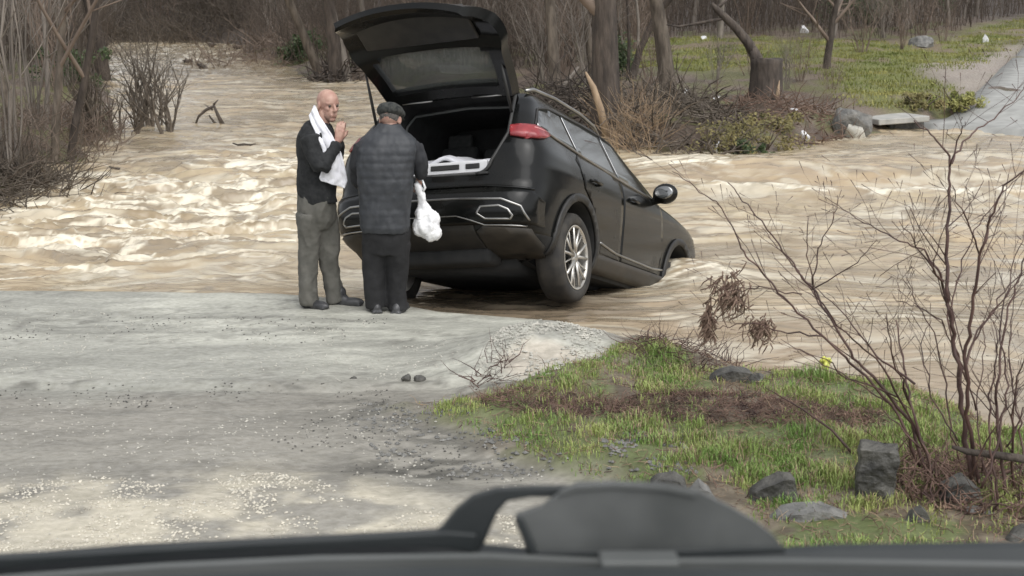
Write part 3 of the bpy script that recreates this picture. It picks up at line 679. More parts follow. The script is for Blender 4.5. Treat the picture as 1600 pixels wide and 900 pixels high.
def head(mb, c, fdir, tilt=0):
    f = Vector((fdir[0], fdir[1], 0)).normalized(); s = Vector((-f.y, f.x, 0)); z = Vector((0, 0, 1))
    M3 = Matrix((f, s, z)).transposed() @ Matrix.Rotation(tilt, 3, 'Y'); c = Vector(c)
    P = lambda a, b, d: c+M3 @ Vector((a, b, d))
    mb.ell(P(-.008, 0, .028), (.100, .077, .090), M3, 24, 16); mb.ell(P(.03, 0, -.045), (.062, .056, .072), M3, 20, 12)
    mb.ell(P(.062, 0, -.100), (.026, .028, .020), M3); mb.cap(P(.088, 0, .012), .010, P(.112, 0, -.024), .013, 8); mb.ell(P(.106, 0, -.031), (.016, .018, .010), M3)
    for k in (-1, 1):
        mb.cap(P(.082, k*.014, .026), .011, P(.066, k*.050, .022), .010, 8); mb.ell(P(.055, k*.040, -.02), (.025, .018, .022), M3)
        mb.ell(P(-.008, k*.079, -.005), (.022, .009, .034), M3 @ Matrix.Rotation(k*.3, 3, 'Z'))
    mb.cap(P(.088, -.02, -.064), .008, P(.088, .02, -.064), .008, 8); mb.cap(P(.085, -.018, -.076), .008, P(.085, .018, -.076), .008, 8)
    return P, M3
def tor(mb, rows, n=36, rot=0, puff=None):
    rg = []; zs = [r[2] for r in rows]; T = np.linspace(0, len(rows)-1, (len(rows)-1)*10+1)
    for t in T:
        c = [np.interp(t, range(len(rows)), [r[k] for r in rows]) for k in range(5)]
        p = puff(c[2]) if puff else 0; ring = []
        for k in range(n):
            a = 2*math.pi*k/n; e = .82
            x = (c[3]+p)*math.copysign(abs(math.cos(a))**e, math.cos(a)); y = (c[4]+p)*math.copysign(abs(math.sin(a))**e, math.sin(a))
            ring.append((c[0]+x*math.cos(rot)-y*math.sin(rot), c[1]+x*math.sin(rot)+y*math.cos(rot), c[2]))
        rg.append(ring)
    mb.rings(rg)
def ribbon(name, pts, m, parent, seg=6, thick=.012, fold=.006):
    # pts: (left edge, right edge) pairs
    n = 14; rows = []
    A = [Vector(a) for a, b in pts]; B = [Vector(b) for a, b in pts]; T = np.linspace(0, len(pts)-1, (len(pts)-1)*seg+1)
    X = np.zeros((len(T), n)); Y = X.copy(); Z = X.copy()
    for i, t in enumerate(T):
        k = min(int(t), len(pts)-2); f = t-k; f = f*f*(3-2*f) if False else f
        a = A[k].lerp(A[k+1], f); b = B[k].lerp(B[k+1], f)
        for j in range(n):
            p = a.lerp(b, j/(n-1)); p = p+Vector((0, -1, 0))*fold*(math.sin(j*.9+i*.05+1.5*mnoise.noise(Vector((j*.25, i*.12, 3))))+1.3*mnoise.noise(Vector((j*.5, i*.25, 0)))); X[i, j], Y[i, j], Z[i, j] = p
    o = mobj(name, gridmesh(X, Y, Z, name), m, parent); s = o.modifiers.new('s', 'SOLIDIFY'); s.thickness = thick; s.offset = 0
    q = o.modifiers.new('u', 'SUBSURF'); q.levels = q.render_levels = 1
    return o
def folds(a, f=7, zs=.5):
    return lambda v: a*mnoise.noise(Vector((v.x*f, v.y*f, v.z*f*zs)))+a*.4*mnoise.noise(Vector((v.x*f*2.3, v.y*f*2.3, v.z*f*1.2+5)))

p1 = hit(507, 479, zero)
P1 = empty('person', p1, label='bald man in black cardigan and grey trousers with white scarf and hands clasped', cat='person')
S1 = 10.1/1980*1.0*(p1.y/10.1)     # metres per photo pixel at his feet
def m1p(px, py, v=0): return Vector(((px-507)*S1, v, (479-py)*S1))
fd = (math.cos(R(-50)), math.sin(R(-50)))
bm_ = MB(); hc = m1p(522, 159); Pf, M3 = head(bm_, hc, fd, .10)
bm_.cap(hc+Vector((-.03, 0, -.07)), .058, m1p(505, 200), .068)
bm_.cap(m1p(499, 215, 0), .08, m1p(499, 310, 0), .08)
for sgn, v in ((-1, -.05), (1, .02)):
    w = m1p(539, 211, v-.045); hand(bm_, w, (.10, -.02, .5), (0, sgn, 0), .22, 1 if sgn < 0 else -1, .93)
    bm_.cap(m1p(529, 229, v-.06), .032, w, .025)
for x, v in ((488, -.03), (519, .05)): bm_.cap(m1p(x, 320, v), .045, m1p(x, 462, v), .035)
remesh(bm_, 'body', M['skin'], P1, .0055, 2)
for k in (-1, 1): MB().ell(Pf(.078, k*.033, .004), .0105).build('eye', M['eye'], P1)
bd = MB(); bd.ell(Pf(.024, 0, -.073), (.060, .0575, .050), M3, 20, 12); bd.ell(Pf(.060, 0, -.105), (.026, .029, .019), M3)
# trim the beard so the mouth and cheeks stay open
remesh(bd, 'beard', M['stubble'], P1, .006, 2)
# trousers
t_ = MB(); tor(t_, [(m1p(500, 0).x, 0, (479-296)*S1, .138, .115), (m1p(500, 0).x, 0, (479-315)*S1, .14, .125), (m1p(500, 0).x, 0, (479-338)*S1, .142, .12), (m1p(501, 0).x, 0, (479-352)*S1, .11, .09)], rot=R(-12))
def leg(mb, pts, rr):
    T = np.linspace(0, len(pts)-1, 24); P = [Vector([float(np.interp(t, range(len(pts)), [p[k] for p in pts])) for k in range(3)]) for t in T]; mb.tube(P, [float(np.interp(t, range(len(pts)), rr)) for t in T], 20)
leg(t_, [m1p(489, 330, -.04), m1p(485, 385, -.04), m1p(483, 430, -.04), m1p(485, 473, -.04)], [.098, .078, .070, .078])
leg(t_, [m1p(510, 330, .04), m1p(514, 385, .05), m1p(518, 430, .05), m1p(526, 473, .05)], [.098, .080, .070, .078])
remesh(t_, 'trousers', M['trousers'], P1, .011, 2, lambda v: folds(.022, 9, .35)(v)+.008*(1-abs(mnoise.noise(Vector((v.x*16, v.y*16, v.z*7)))))**5)
def shoe(mb, p, d, L=.27):
    d = Vector((d[0], d[1], 0)).normalized(); s = Vector((-d.y, d.x, 0)); z = Vector((0, 0, 1)); M4 = Matrix((d, s, z)).transposed()
    mb.ell(p+d*.0+z*.045, (.075, .046, .05), M4); mb.ell(p+d*.10+z*.033, (.10, .048, .037), M4); mb.cap(p+z*.05, .045, p+z*.11, .045); mb.box(p+d*.05+z*.012, (L*.92, .082, .02), M4)
for (x, y, v, d) in ((486, 479, -.04, (.8, -.6)), (532, 479, .05, (1, -.25))):
    s_ = MB(); shoe(s_, m1p(x, y, v), d); remesh(s_, 'shoe', M['shoe'], P1, .009, 3)
# cardigan
c_ = MB(); X_ = lambda px: m1p(px, 0).x; Zz = lambda py: (479-py)*S1
tor(c_, [(X_(501), 0, Zz(310), .150, .125), (X_(501), 0, Zz(285), .152, .13), (X_(502), 0, Zz(255), .150, .135), (X_(503), 0, Zz(225), .152, .15), (X_(503), 0, Zz(205), .14, .155), (X_(503), 0, Zz(192), .105, .125), (X_(505), 0, Zz(184), .07, .07)], rot=R(-14))
for v, ex in ((-.165, 514), (.15, 526)):
    sh = m1p(497, 206, v); el = m1p(ex, 252, v*1.12); wr = m1p(537, 216, -.05 if v > 0 else -.12)
    if v < 0: sh = m1p(496, 207, -.15); el = m1p(516, 254, -.215)
    leg(c_, [sh, (sh+el)/2+Vector((-.01, 0, 0)), el], [.072, .064, .056]); leg(c_, [el, (el+wr)/2, wr], [.056, .050, .040])
remesh(c_, 'cardigan', M['cardigan'], P1, .011, 2, lambda v: folds(.016, 9, .8)(v)+.007*(1-abs(mnoise.noise(Vector((v.x*14, v.y*14, v.z*16+v.x*20)))))**4)
# scarf: near end, collar, far end
V = lambda px, py, v: m1p(px, py, v)
ribbon('scarf', [(V(497, 172, .06), V(500, 160, .05)), (V(494, 176, -.03), V(504, 161, -.06)), (V(500, 187, -.115), V(511, 175, -.10)), (V(508, 203, -.155), V(523, 190, -.13)), (V(515, 222, -.16), V(534, 210, -.12)), (V(519, 242, -.16), V(544, 232, -.12)), (V(515, 256, -.16), V(550, 256, -.12)), (V(510, 268, -.16), V(553, 274, -.12)), (V(512, 273, -.16), V(548, 286, -.12))], M['whitecloth'], P1, thick=.02, fold=.010)

# man 2 -----------------------------------------------------------
p2 = hit(606, 487, zero)
P2 = empty('person', p2, label='man seen from behind in dark quilted vest and flat cap leaning to the open boot', cat='person')
S2 = p2.y/1980
def m2p(px, py, v=0): return Vector(((px-606)*S2, v, (487-py)*S2))
bm_ = MB(); hc = m2p(614, 183, .10); Pf2, M32 = head(bm_, hc, (.25, .97), .35)
bm_.cap(hc+Vector((0, -.02, -.05)), .06, m2p(611, 212, .03), .07); bm_.cap(m2p(610, 220, .02), .09, m2p(606, 330, -.02), .10)
hw = m2p(658, 278, .10); bm_.cap(m2p(663, 262, .06), .036, hw, .028); hand(bm_, hw, (-.05, .55, -.75), (1, .1, .2), .75, -1, .95)
hl = m2p(566, 292, .30); bm_.cap(m2p(560, 275, .12), .036, hl, .028); hand(bm_, hl, (.2, .95, -.1), (0, .1, 1), .3, 1, .95)
for x in (588, 624): bm_.cap(m2p(x, 340, 0), .07, m2p(x, 468, 0), .04)
remesh(bm_, 'body', M['skin'], P2, .0065, 2)
hb = MB(); hb.ell(Pf2(-.012, 0, .02), (.096, .080, .070), M32, 20, 12); remesh(hb, 'hair', M['hair'], P2, .008, 2)
cp = MB(); cp.ell(Pf2(-.005, 0, .058), (.128, .108, .058), M32, 24, 12); cp.ell(Pf2(-.02, 0, .075), (.105, .10, .05), M32); cp.ell(Pf2(.10, 0, .035), (.06, .08, .012), M32); remesh(cp, 'flat_cap', M['cap'], P2, .008, 2, folds(.006, 22, 1))
t_ = MB(); tor(t_, [(m2p(606, 0).x, .0, (487-335)*S2, .175, .125), (m2p(606, 0).x, .0, (487-365)*S2, .185, .13), (m2p(605, 0).x, 0, (487-392)*S2, .165, .11)])
leg(t_, [m2p(587, 375, .0), m2p(585, 415, .02), m2p(586, 450, .01), m2p(588, 481, 0)], [.102, .088, .078, .082])
leg(t_, [m2p(624, 375, .0), m2p(623, 415, .02), m2p(622, 450, .01), m2p(624, 484, 0)], [.102, .088, .078, .082])
remesh(t_, 'trousers', M['black'], P2, .011, 3, folds(.018, 9, .35))
for (x, y, d) in ((588, 487, (-.25, 1)), (623, 489, (.25, 1))):
    s_ = MB(); shoe(s_, m2p(x, y, -.02), d); remesh(s_, 'shoe', M['shoe'], P2, .009, 3)
v_ = MB(); X_ = lambda px: m2p(px, 0).x; Zz = lambda py: (487-py)*S2
def puff(z):
    w = 2*math.pi/.058; k = float(np.interp(z, [.6, .95, 1.05], [.25, .5, 1])); return .005*k*(abs(math.sin(z*w/2))-.5)
tor(v_, [(X_(605), -.01, Zz(357), .178, .135), (X_(605), -.01, Zz(348), .19, .145), (X_(605), 0, Zz(320), .195, .15), (X_(606), .0, Zz(285), .21, .155), (X_(608), .01, Zz(250), .225, .155), (X_(610), .03, Zz(225), .235, .15), (X_(611), .04, Zz(212), .215, .135), (X_(612), .055, Zz(203), .155, .11), (X_(613), .07, Zz(194), .095, .085), (X_(613), .075, Zz(188), .085, .078)], puff=puff)
remesh(v_, 'quilted_vest', M['vest'], P2, .009, 1, lambda v: .012*mnoise.noise(v*5)+.006*mnoise.noise(Vector((v.x*26, v.y*26, v.z*12))))
s_ = MB(); leg(s_, [m2p(570, 222, .04), m2p(562, 250, .03), m2p(561, 280, .10), m2p(565, 290, .28)], [.065, .062, .055, .042]); leg(s_, [m2p(652, 222, .04), m2p(660, 245, .02), m2p(662, 266, .05), m2p(660, 272, .08)], [.065, .062, .055, .042])
s_.cap(m2p(572, 225, .04), .06, m2p(650, 225, .04), .06)
remesh(s_, 'sleeves', M['sleeve'], P2, .01, 3, folds(.01, 14, 1))
# carrier bag hanging from his hand
bw = p2+m2p(668, 350, .06)
BG = empty('carrier_bag', bw, label='white plastic carrier bag hanging from the hand of the man in the vest', cat='bag')
def bp(px, py, v=0): return Vector(((px-668)*S2, v, (350-py)*S2))
b_ = MB(); b_.ell(bp(668, 352), (.105, .075, .085)); b_.ell(bp(676, 340), (.065, .06, .08)); b_.cap(bp(662, 330), .05, bp(678, 362), .065); b_.cap(bp(664, 332), .045, bp(661, 300), .026); b_.cap(bp(661, 300), .024, bp(655, 284), .02); b_.cap(bp(674, 330), .025, bp(668, 312), .012); b_.ell(bp(684, 360), (.04, .04, .05))
def crum(v): return .016*mnoise.noise(Vector((v.x*22, v.y*22, v.z*9)))+.008*abs(mnoise.noise(v*40))
remesh(b_, 'bag_body', M['plasticbag'], BG, .008, 1, crum)
h_ = MB(); h_.tube([bp(661, 300), bp(668, 288, -.03), bp(664, 277, -.02), bp(656, 276, .03), bp(654, 290)], [.012, .010, .008, .010, .012], 8); h_.build('handle', M['plasticbag'], BG)

# ------------------------------------------------------------------ vegetation generators
def grow(T, Cw, p, d, L, r, depth, rnd, up=.1, wander=.22, kids=3, first=False):
    n = 5 if r > .02 else 3; pts = [p.copy()]; rad = [r]; q = p.copy(); dd = d.copy()
    for k in range(n):
        dd = (dd+Vector((rnd.gauss(0, wander), rnd.gauss(0, wander), rnd.gauss(0, wander)*.5+up))).normalized(); q = q+dd*(L/n); pts.append(q.copy()); rad.append(r*(1-.5*(k+1)/n))
        if depth > 0 and (k >= 1 or first):
            for _ in range(kids if k == n-1 else (1 if rnd.random() < .75 else 2)):
                a = dd.orthogonal().normalized(); a.rotate(Matrix.Rotation(rnd.uniform(0, 6.283), 3, dd)); nd = (dd*.75+a*rnd.uniform(.45, .9)).normalized()
                grow(Cw, Cw, q, nd, L*rnd.uniform(.45, .72), rad[-1]*rnd.uniform(.45, .68), depth-1, rnd, up, wander, kids)
    rad[-1] = max(.002, rad[-1]*.5 if depth == 0 else rad[-1]); T.tube(pts, rad, 6 if r > .05 else (4 if r > .015 else 3), cap=False)
def tree_proto(seed, h, r, depth=4, lean=0, up=.06, wander=.12, kids=3, m='bark', cm='twig', name='bare_tree', first=False):
    rnd = random.Random(seed); T = MB(); Cw = MB(); grow(T, Cw, Vector((0, 0, -.2)), Vector((lean, 0, 1)).normalized(), h, r, depth, rnd, up, wander, kids, first)
    root = empty(name); T.build('trunk', M[m], root); Cw.build('crown', M[cm], root); return root
def thicket_proto(seed, stems, h, r, m='twig', name='bare_shrub', depth=2, spread=.6, up=.1):
    rnd = random.Random(seed); T = MB(); Cw = MB()
    for k in range(stems):
        a = rnd.uniform(0, 6.283); b = rnd.uniform(0, spread); grow(T, Cw, Vector((math.cos(a)*b*.5, math.sin(a)*b*.5, -.1)), Vector((math.cos(a)*b*.7, math.sin(a)*b*.7, 1)).normalized(), h*rnd.uniform(.6, 1.1), r*rnd.uniform(.6, 1.2), depth, rnd, up, .13, 2)
    root = empty(name); T.build('stem', M[m], root); Cw.build('branches', M[m], root); return root
def place(proto, x, y, s=1, rz=None, label=None, cat=None, group=None, z=None, used=set(), tilt=None):
    if proto.name not in used: used.add(proto.name); o = proto
    else:
        o = proto.copy(); COL.objects.link(o)
        for c in proto.children: d = c.copy(); COL.objects.link(d); d.parent = o
    o.location = (x, y, ground(x, y) if z is None else z); o.scale = (s, s, s); o.rotation_euler = (tilt[0] if tilt else 0, tilt[1] if tilt else 0, random.uniform(0, 6.28) if rz is None else rz)
    tag(o, label, cat, group); return o
trees = [tree_proto(11, 9, .10, 4, m='bark_grey'), tree_proto(12, 11, .13, 4, wander=.09), tree_proto(13, 8, .08, 4, up=.12), tree_proto(14, 10, .09, 4, m='bark_grey'), tree_proto(15, 7, .07, 4, wander=.16, kids=4, m='bark_dark')]
thick_up = [thicket_proto(27, 10, 3.0, .02, spread=.5, up=.25), thicket_proto(28, 8, 3.6, .024, spread=.4, up=.25, m='bark_grey')]
thick = [thicket_proto(21, 12, 2.6, .028), thicket_proto(22, 9, 3.4, .035), thicket_proto(23, 16, 2.0, .02, spread=.9), thicket_proto(24, 14, 3.0, .025, m='bark_grey')]
def landy(x, y, mn=.8):
    return look('far', x, y) > mn
ROADC = np.array([[RX[0, 0], RY[0, 0]], [RX[-1, 0]-.5, RY[-1, 0]], [RX[-1, 8], RY[-1, 8]], [RX[0, 8], RY[0, 8]]])
rnd = random.Random(5)
cnt = 0; tries = 0
while cnt < 210 and tries < 9000:
    tries += 1; y = rnd.uniform(46, 98); x = rnd.uniform(-.46, .46)*y
    if not landy(x, y, 1.5) or inp(FG_poly, x, y, -1.0) or inp(ROADC, x, y, -2): continue
    side = 'left' if x < -.2*y else ('mid' if x < .08*y else 'right')
    if rnd.random() < .55:
        place(rnd.choice(trees), x, y, rnd.uniform(.8, 1.25), label={'left': 'slender bare tree in the wood beyond the upstream rapids at the left', 'mid': 'slender bare tree in the brown wood behind the open tailgate', 'right': 'slender bare tree in the wood behind the far green field'}[side], cat='tree', group='bare trees of the far wood, '+side)
    else:
        place(rnd.choice(thick), x, y, rnd.uniform(.9, 1.6), label={'left': 'leafless many stemmed bush in the thicket beyond the upstream rapids', 'mid': 'leafless many stemmed bush in the thicket behind the car', 'right': 'leafless many stemmed bush at the far edge of the green field'}[side], cat='bush', group='bare bushes of the far wood, '+side)
    cnt += 1
rnd = random.Random(77)
for k in range(46):
    px = rnd.uniform(165, 470); q = hit(px, rnd.uniform(58, 66), wat); x, y = q.x*1.02, q.y+rnd.uniform(1, 7)
    if rnd.random() < .45: place(rnd.choice(trees), x, y, rnd.uniform(.7, 1.1), label='bare tree in the row closing off the upstream end of the river', cat='tree', group='bare trees at the upstream end')
    else: place(rnd.choice(thick), x, y, rnd.uniform(.8, 1.4), label='bare bush in the row closing off the upstream end of the river', cat='bush', group='bare bushes at the upstream end')
# left bank thicket, closer
cnt = 0; tries = 0
while cnt < 34 and tries < 4000:
    tries += 1; y = rnd.uniform(19, 46); x = rnd.uniform(-.52, -.33)*y
    if not inp(L_poly, x, y, .2): continue
    if rnd.random() < .3: place(rnd.choice([trees[2], trees[4], trees[0]]), x, y, rnd.uniform(.5, .8), label='thin bare tree on the overgrown left river bank', cat='tree', group='bare trees on the left bank')
    else: place(rnd.choice(thick_up), x, y, rnd.uniform(.7, 1.1), label='leafless brown bush on the overgrown left river bank', cat='bush', group='bare bushes on the left bank')
    cnt += 1
# right of the car, on the bank between the car and the field
cnt = 0; tries = 0
while cnt < 26 and tries < 3000:
    tries += 1; y = rnd.uniform(30, 50); x = rnd.uniform(-.02, .10)*y
    if not landy(x, y, 1.2): continue
    place(rnd.choice(trees+thick), x, y, rnd.uniform(.6, 1.0), label='bare tree or sapling in the tangle just above the roof of the car', cat='tree', group='bare trees above the car roof'); cnt += 1

for px, py, k_, s_ in ((1250, 128, 0, .42), (1175, 118, 2, .5), (1228, 140, 3, .4), (1345, 84, 1, .5), (1410, 78, 0, .5), (1475, 66, 2, .55), (1120, 132, 3, .45), (1020, 134, 0, .5), (1300, 140, 2, .35), (1380, 60, 3, .6), (1440, 56, 1, .5)):
    q = gp(px, py); place(thick[k_], q.x, q.y, s_, label='low brown leafless bush scattered over the far green slope', cat='bush', group='brown bushes on the far slope')
# a far-off undergrowth of stems that reads as one mass
ug = MB(); rnd = random.Random(9)
k = 0
while k < 11000:
    y = rnd.uniform(40, 100); x = rnd.uniform(-.5, .5)*y
    if not landy(x, y, .2) or inp(FG_poly, x, y, -.5) or inp(ROADC, x, y, -1): continue
    g0 = ground(x, y); h = rnd.uniform(1.0, 3.8); lx, ly = rnd.gauss(0, .25), rnd.gauss(0, .25); r = rnd.uniform(.008, .022)
    ug.tube([(x, y, g0-.05), (x+lx*.4*h, y+ly*.4*h, g0+h*.5), (x+lx*h+rnd.gauss(0, .1), y+ly*h, g0+h)], [r, r*.7, r*.25], 3, cap=False)
    for _ in range(2):
        t = rnd.uniform(.3, .8); bx, bz = x+lx*h*t, g0+h*t; ug.tube([(bx, y+ly*h*t, bz), (bx+rnd.gauss(0, .5), y+rnd.gauss(0, .4), bz+rnd.uniform(.1, .8))], [r*.5, r*.2], 3, cap=False)
    k += 1
tag(ug.build('undergrowth', M['brush']), 'dense brown leafless undergrowth filling the far wood', 'undergrowth', kind='stuff')

# ---- single trees that can be picked out
def ptree(px, py, hpx, wpx, seed, label, lean=0, depth=3, m='bark_dark', cm='twig', name='bare_tree', wander=.06, up=.03, rz=0, Yd=None, kids=3):
    p = gp(px, py) if Yd is None else at(px, py, Yd)
    sc = p.y/F; r = tree_proto(seed, hpx*sc, wpx*sc/2, depth, lean, up, wander, kids, m, cm, name); r.location = p; r.rotation_euler = (0, 0, rz); tag(r, label, 'tree'); return r
ptree(84, 256, 420, 15, 31, 'straight dark young tree standing at the edge of the left bank', .06, m='bark')
ptree(106, 254, 380, 15, 32, 'dark leaning young tree at the water edge, right beside the straight one', .16, m='bark_dark')
ptree(163, 125, 330, 26, 33, 'thick dark trunk at the left bank beyond the leaning young tree', 0.0, m='bark_dark')
ptree(30, 235, 420, 16, 34, 'bare brown tree at the far left margin of the bank', -.05, m='bark')
ptree(524, 128, 330, 24, 35, 'dark tree on the far bank between the bald man and the raised tailgate', .10, m='bark_dark')
ptree(545, 126, 300, 16, 36, 'pale leaning stem rising from the roots of the dark tree behind the bald man', -.14, m='bark_grey')
ptree(500, 110, 300, 17, 135, 'crooked bare tree leaning left behind the bald man', -.32, m='bark')
ptree(946, 200, 460, 48, 37, 'thick grey trunk right of the car roof, standing in wrack', .0, m='bark_dark', wander=.03)
ptree(1048, 150, 300, 28, 38, 'smooth brown trunk leaning left among the driftwood pile', -.14, m='bark', wander=.03)
ptree(985, 125, 300, 12, 39, 'thin crooked tree between the two thick trunks', .22, m='bark_dark', wander=.2)
ptree(870, 140, 380, 20, 40, 'slim brown trunk rising just above the side windows of the car', .03, m='bark')
ptree(1292, 108, 130, 13, 41, 'short dark sapling trunk alone on the green field', .03, 2, m='bark_dark', wander=.05)
ptree(1125, 60, 300, 10, 42, 'pale thin tree behind the broken snag', .02, m='bark_grey')
# broken snag with its bent top
p = gp(1190, 152); s = p.y/F
def lp(px, py, v=0): return Vector(((px-1190)*s, v, (152-py)*s))
SN = empty('broken_tree', p, label='broken dark tree with its top snapped over to the left', cat='tree')
t_ = MB(); t_.tube([lp(1188, 158), lp(1184, 120), lp(1180, 92), lp(1172, 78)], [14*s, 12*s, 10*s, 8*s], 10); t_.build('trunk', M['bark_dark'], SN)
t_ = MB(); t_.tube([lp(1180, 92), lp(1165, 68), lp(1145, 45), lp(1115, 18), lp(1108, 10)], [9*s, 7.5*s, 6.5*s, 5*s, 2*s], 8); t_.tube([lp(1115, 18), lp(1135, 4, .2)], [4*s, 1*s], 5); t_.tube([lp(1130, 32), lp(1100, 38), lp(1060, 45), lp(1040, 42)], [3*s, 2.5*s, 2*s, 1*s], 5); t_.build('snapped_top', M['bark_dark'], SN)
p = gp(1197, 158); s = p.y/F*.97; ST = empty('tree_stump', p, label='dark square topped stump in front of the broken tree', cat='stump')
t_ = MB(); rg = []
for z, r in ((-4, 32), (10, 26), (30, 24), (58, 23), (66, 24)):
    rg.append([(r*s*(1+.12*math.sin(3*a)+.06*math.sin(7*a+1))*math.cos(a), r*s*.9*math.sin(a), z*s+(2*s*math.sin(2*a) if z > 60 else 0)) for a in np.linspace(0, 6.283, 18, endpoint=False)])
t_.rings(rg).build('stump_body', M['bark_dark'], ST)
t_ = MB(); t_.tube([(12*s, -20*s, -2*s), (14*s, -20*s, 16*s), (16*s, -19*s, 34*s)], [5*s, 3*s, .5*s], 6).build('torn_bark', M['deadwood'], ST)
# splintered pale snag by the car
p = gp(948, 212); s = p.y/F
SP = empty('splintered_log', p, label='pale splintered plank of wood leaning beside the thick grey trunk', cat='log')
t_ = MB(); t_.tube([(0, -.1, -.05), (-10*s, -.1, 40*s), (-22*s, -.05, 75*s), (-34*s, 0, 98*s)], [6*s, 6*s, 5*s, 1.5*s], 5); t_.build('log_body', M['deadwood'], SP)
p = gp(878, 150); s = p.y/F; SP = empty('fallen_branch', p, label='brown branch leaning to the right behind the car roof', cat='branch')
MB().tube([(-5*s, 0, -.1), (8*s, .1, 22*s), (26*s, .2, 44*s)], [5*s, 4*s, 2*s], 6).build('branch_body', M['bark_grey'], SP)

# bush standing in the water at the left and its little neighbours
for px, py, st, h, sp__, label in ((232, 196, 11, 110, .5, 'many stemmed bare bush standing in the flood beyond the left bank'), (262, 208, 6, 90, .3, 'smaller bare bush in the water right of the many stemmed one'), (205, 208, 7, 60, .6, 'low twiggy bush in the shallows left of the flooded bush'), (150, 215, 7, 110, .4, 'bare bush at the flooded margin behind the dark young trees'), (30, 300, 16, 90, 1.2, 'low tangled bush on the wrack at the left margin')):
    p = hit(px, py, wat); s = p.y/F; r = thicket_proto(px, st, h*s, 3.2*s, m='bark' if h < 200 else 'twig', depth=2, spread=sp__, up=.16); r.location = (p.x, p.y, float(wl(p.y))-.15); tag(r, label, 'bush')
p = hit(335, 194, wat); s = p.y/F; SG = empty('driftwood_snag', p, label='arched dark root snag caught in the current left of the bald man', cat='snag')
t_ = MB(); t_.tube([(-30*s, 0, -2*s), (-24*s, 0, 12*s), (-12*s, 0, 22*s), (2*s, 0, 28*s)], [1.5*s, 2*s, 2.5*s, 2*s], 6); t_.tube([(14*s, 0, -3*s), (6*s, 0, 14*s), (0, 0, 30*s)], [4*s, 3*s, 2*s], 6); t_.tube([(2*s, 0, 0), (-8*s, 0, 14*s)], [2*s, 1*s], 5); t_.tube([(0, 0, 30*s), (8*s, 0, 38*s)], [2*s, .5*s], 5); t_.tube([(-2*s, 0, 22*s), (-20*s, .3, 30*s)], [1.5*s, .4*s], 5); t_.build('snag_body', M['bark_dark'], SG)
p = hit(382, 240, wat); s = p.y/F; o = MB().tube([(-18*s, 0, 3*s), (-10*s, 0, 0), (0, 0, 1*s), (10*s, 0, 0), (18*s, 0, 2*s)], [1*s, 1.6*s, 2*s, 1.6*s, 1*s], 6).build('floating_stick', M['bark_dark']); o.location = (p.x, p.y, p.z+.16); tag(o, 'short dark stick floating on the rapids left of the bald man', 'stick')

for px, py in ((292, 100), (316, 108), (330, 74), (372, 78), (158, 186), (178, 268)):
    p = hit(px, py, wat); s = p.y/F; mb = MB(); rn_ = random.Random(px)
    for _ in range(7): mb.tube([(rn_.gauss(0, 4)*s, 0, -2*s), (rn_.gauss(0, 4)*s, rn_.gauss(0, 3)*s, 5*s), (rn_.gauss(0, 7)*s, rn_.gauss(0, 3)*s, rn_.uniform(4, 11)*s)], [2.2*s, 2*s, .5*s], 5)
    o = remesh(mb, 'debris_lump', M['bark_dark'], None, 1.0*s, 1); o.location = p; tag(o, 'small dark lump of debris caught in the rapids upstream of the bald man', 'debris', 'debris lumps in the rapids')
# ------------------------------------------------------------------ rocks
def rock(name, px, py, w, h, m, label, seed, d=None, cut=.45, sink=.25, rz=0, cat='rock', lean=0):
    p = gp(px, py); s = p.y/F; bm = bmesh.new(); bmesh.ops.create_icosphere(bm, subdivisions=4, radius=1); rn = random.Random(seed)
    planes = [(Vector((rn.gauss(0, 1), rn.gauss(0, 1), rn.gauss(0, 1))).normalized(), rn.uniform(cut, .9)) for _ in range(11)]
    for v in bm.verts:
        for n, dd in planes:
            k = v.co.dot(n)-dd
            if k > 0: v.co -= n*k*.96
        v.co *= 1+.07*mnoise.noise(v.co*2.5+Vector((seed, 0, 0)))+.03*mnoise.noise(v.co*7+Vector((seed, 0, 0)))
        v.co.z += lean*v.co.x
    zz = [v.co.z for v in bm.verts]; xx = [v.co.x for v in bm.verts]
    for v in bm.verts:
        v.co.x *= w*s/(max(xx)-min(xx)); v.co.y *= (d or w*.8)*s/2; v.co.z = (v.co.z-min(zz))/(max(zz)-min(zz))*h*s/(1-sink)-h*s*sink/(1-sink)
    me = bpy.data.meshes.new(name); bm.to_mesh(me); bm.free(); me.set_sharp_from_angle(angle=R(28))
    o = mobj(name, me, M[m]); o.location = p; o.rotation_euler = (0, 0, rz); tag(o, label, cat); return o
rock('rock', 1592, 842, 50, 26, 'rock_dark', 'dark stone at the lower right margin of the grass', 9)
rock('rock', 1180, 600, 30, 20, 'rock_dark', 'small dark rock beside the wet rocks at the water edge', 11)
rock('rock', 1530, 806, 60, 14, 'rock', 'thin flat slab of stone below the bare shrub', 12)
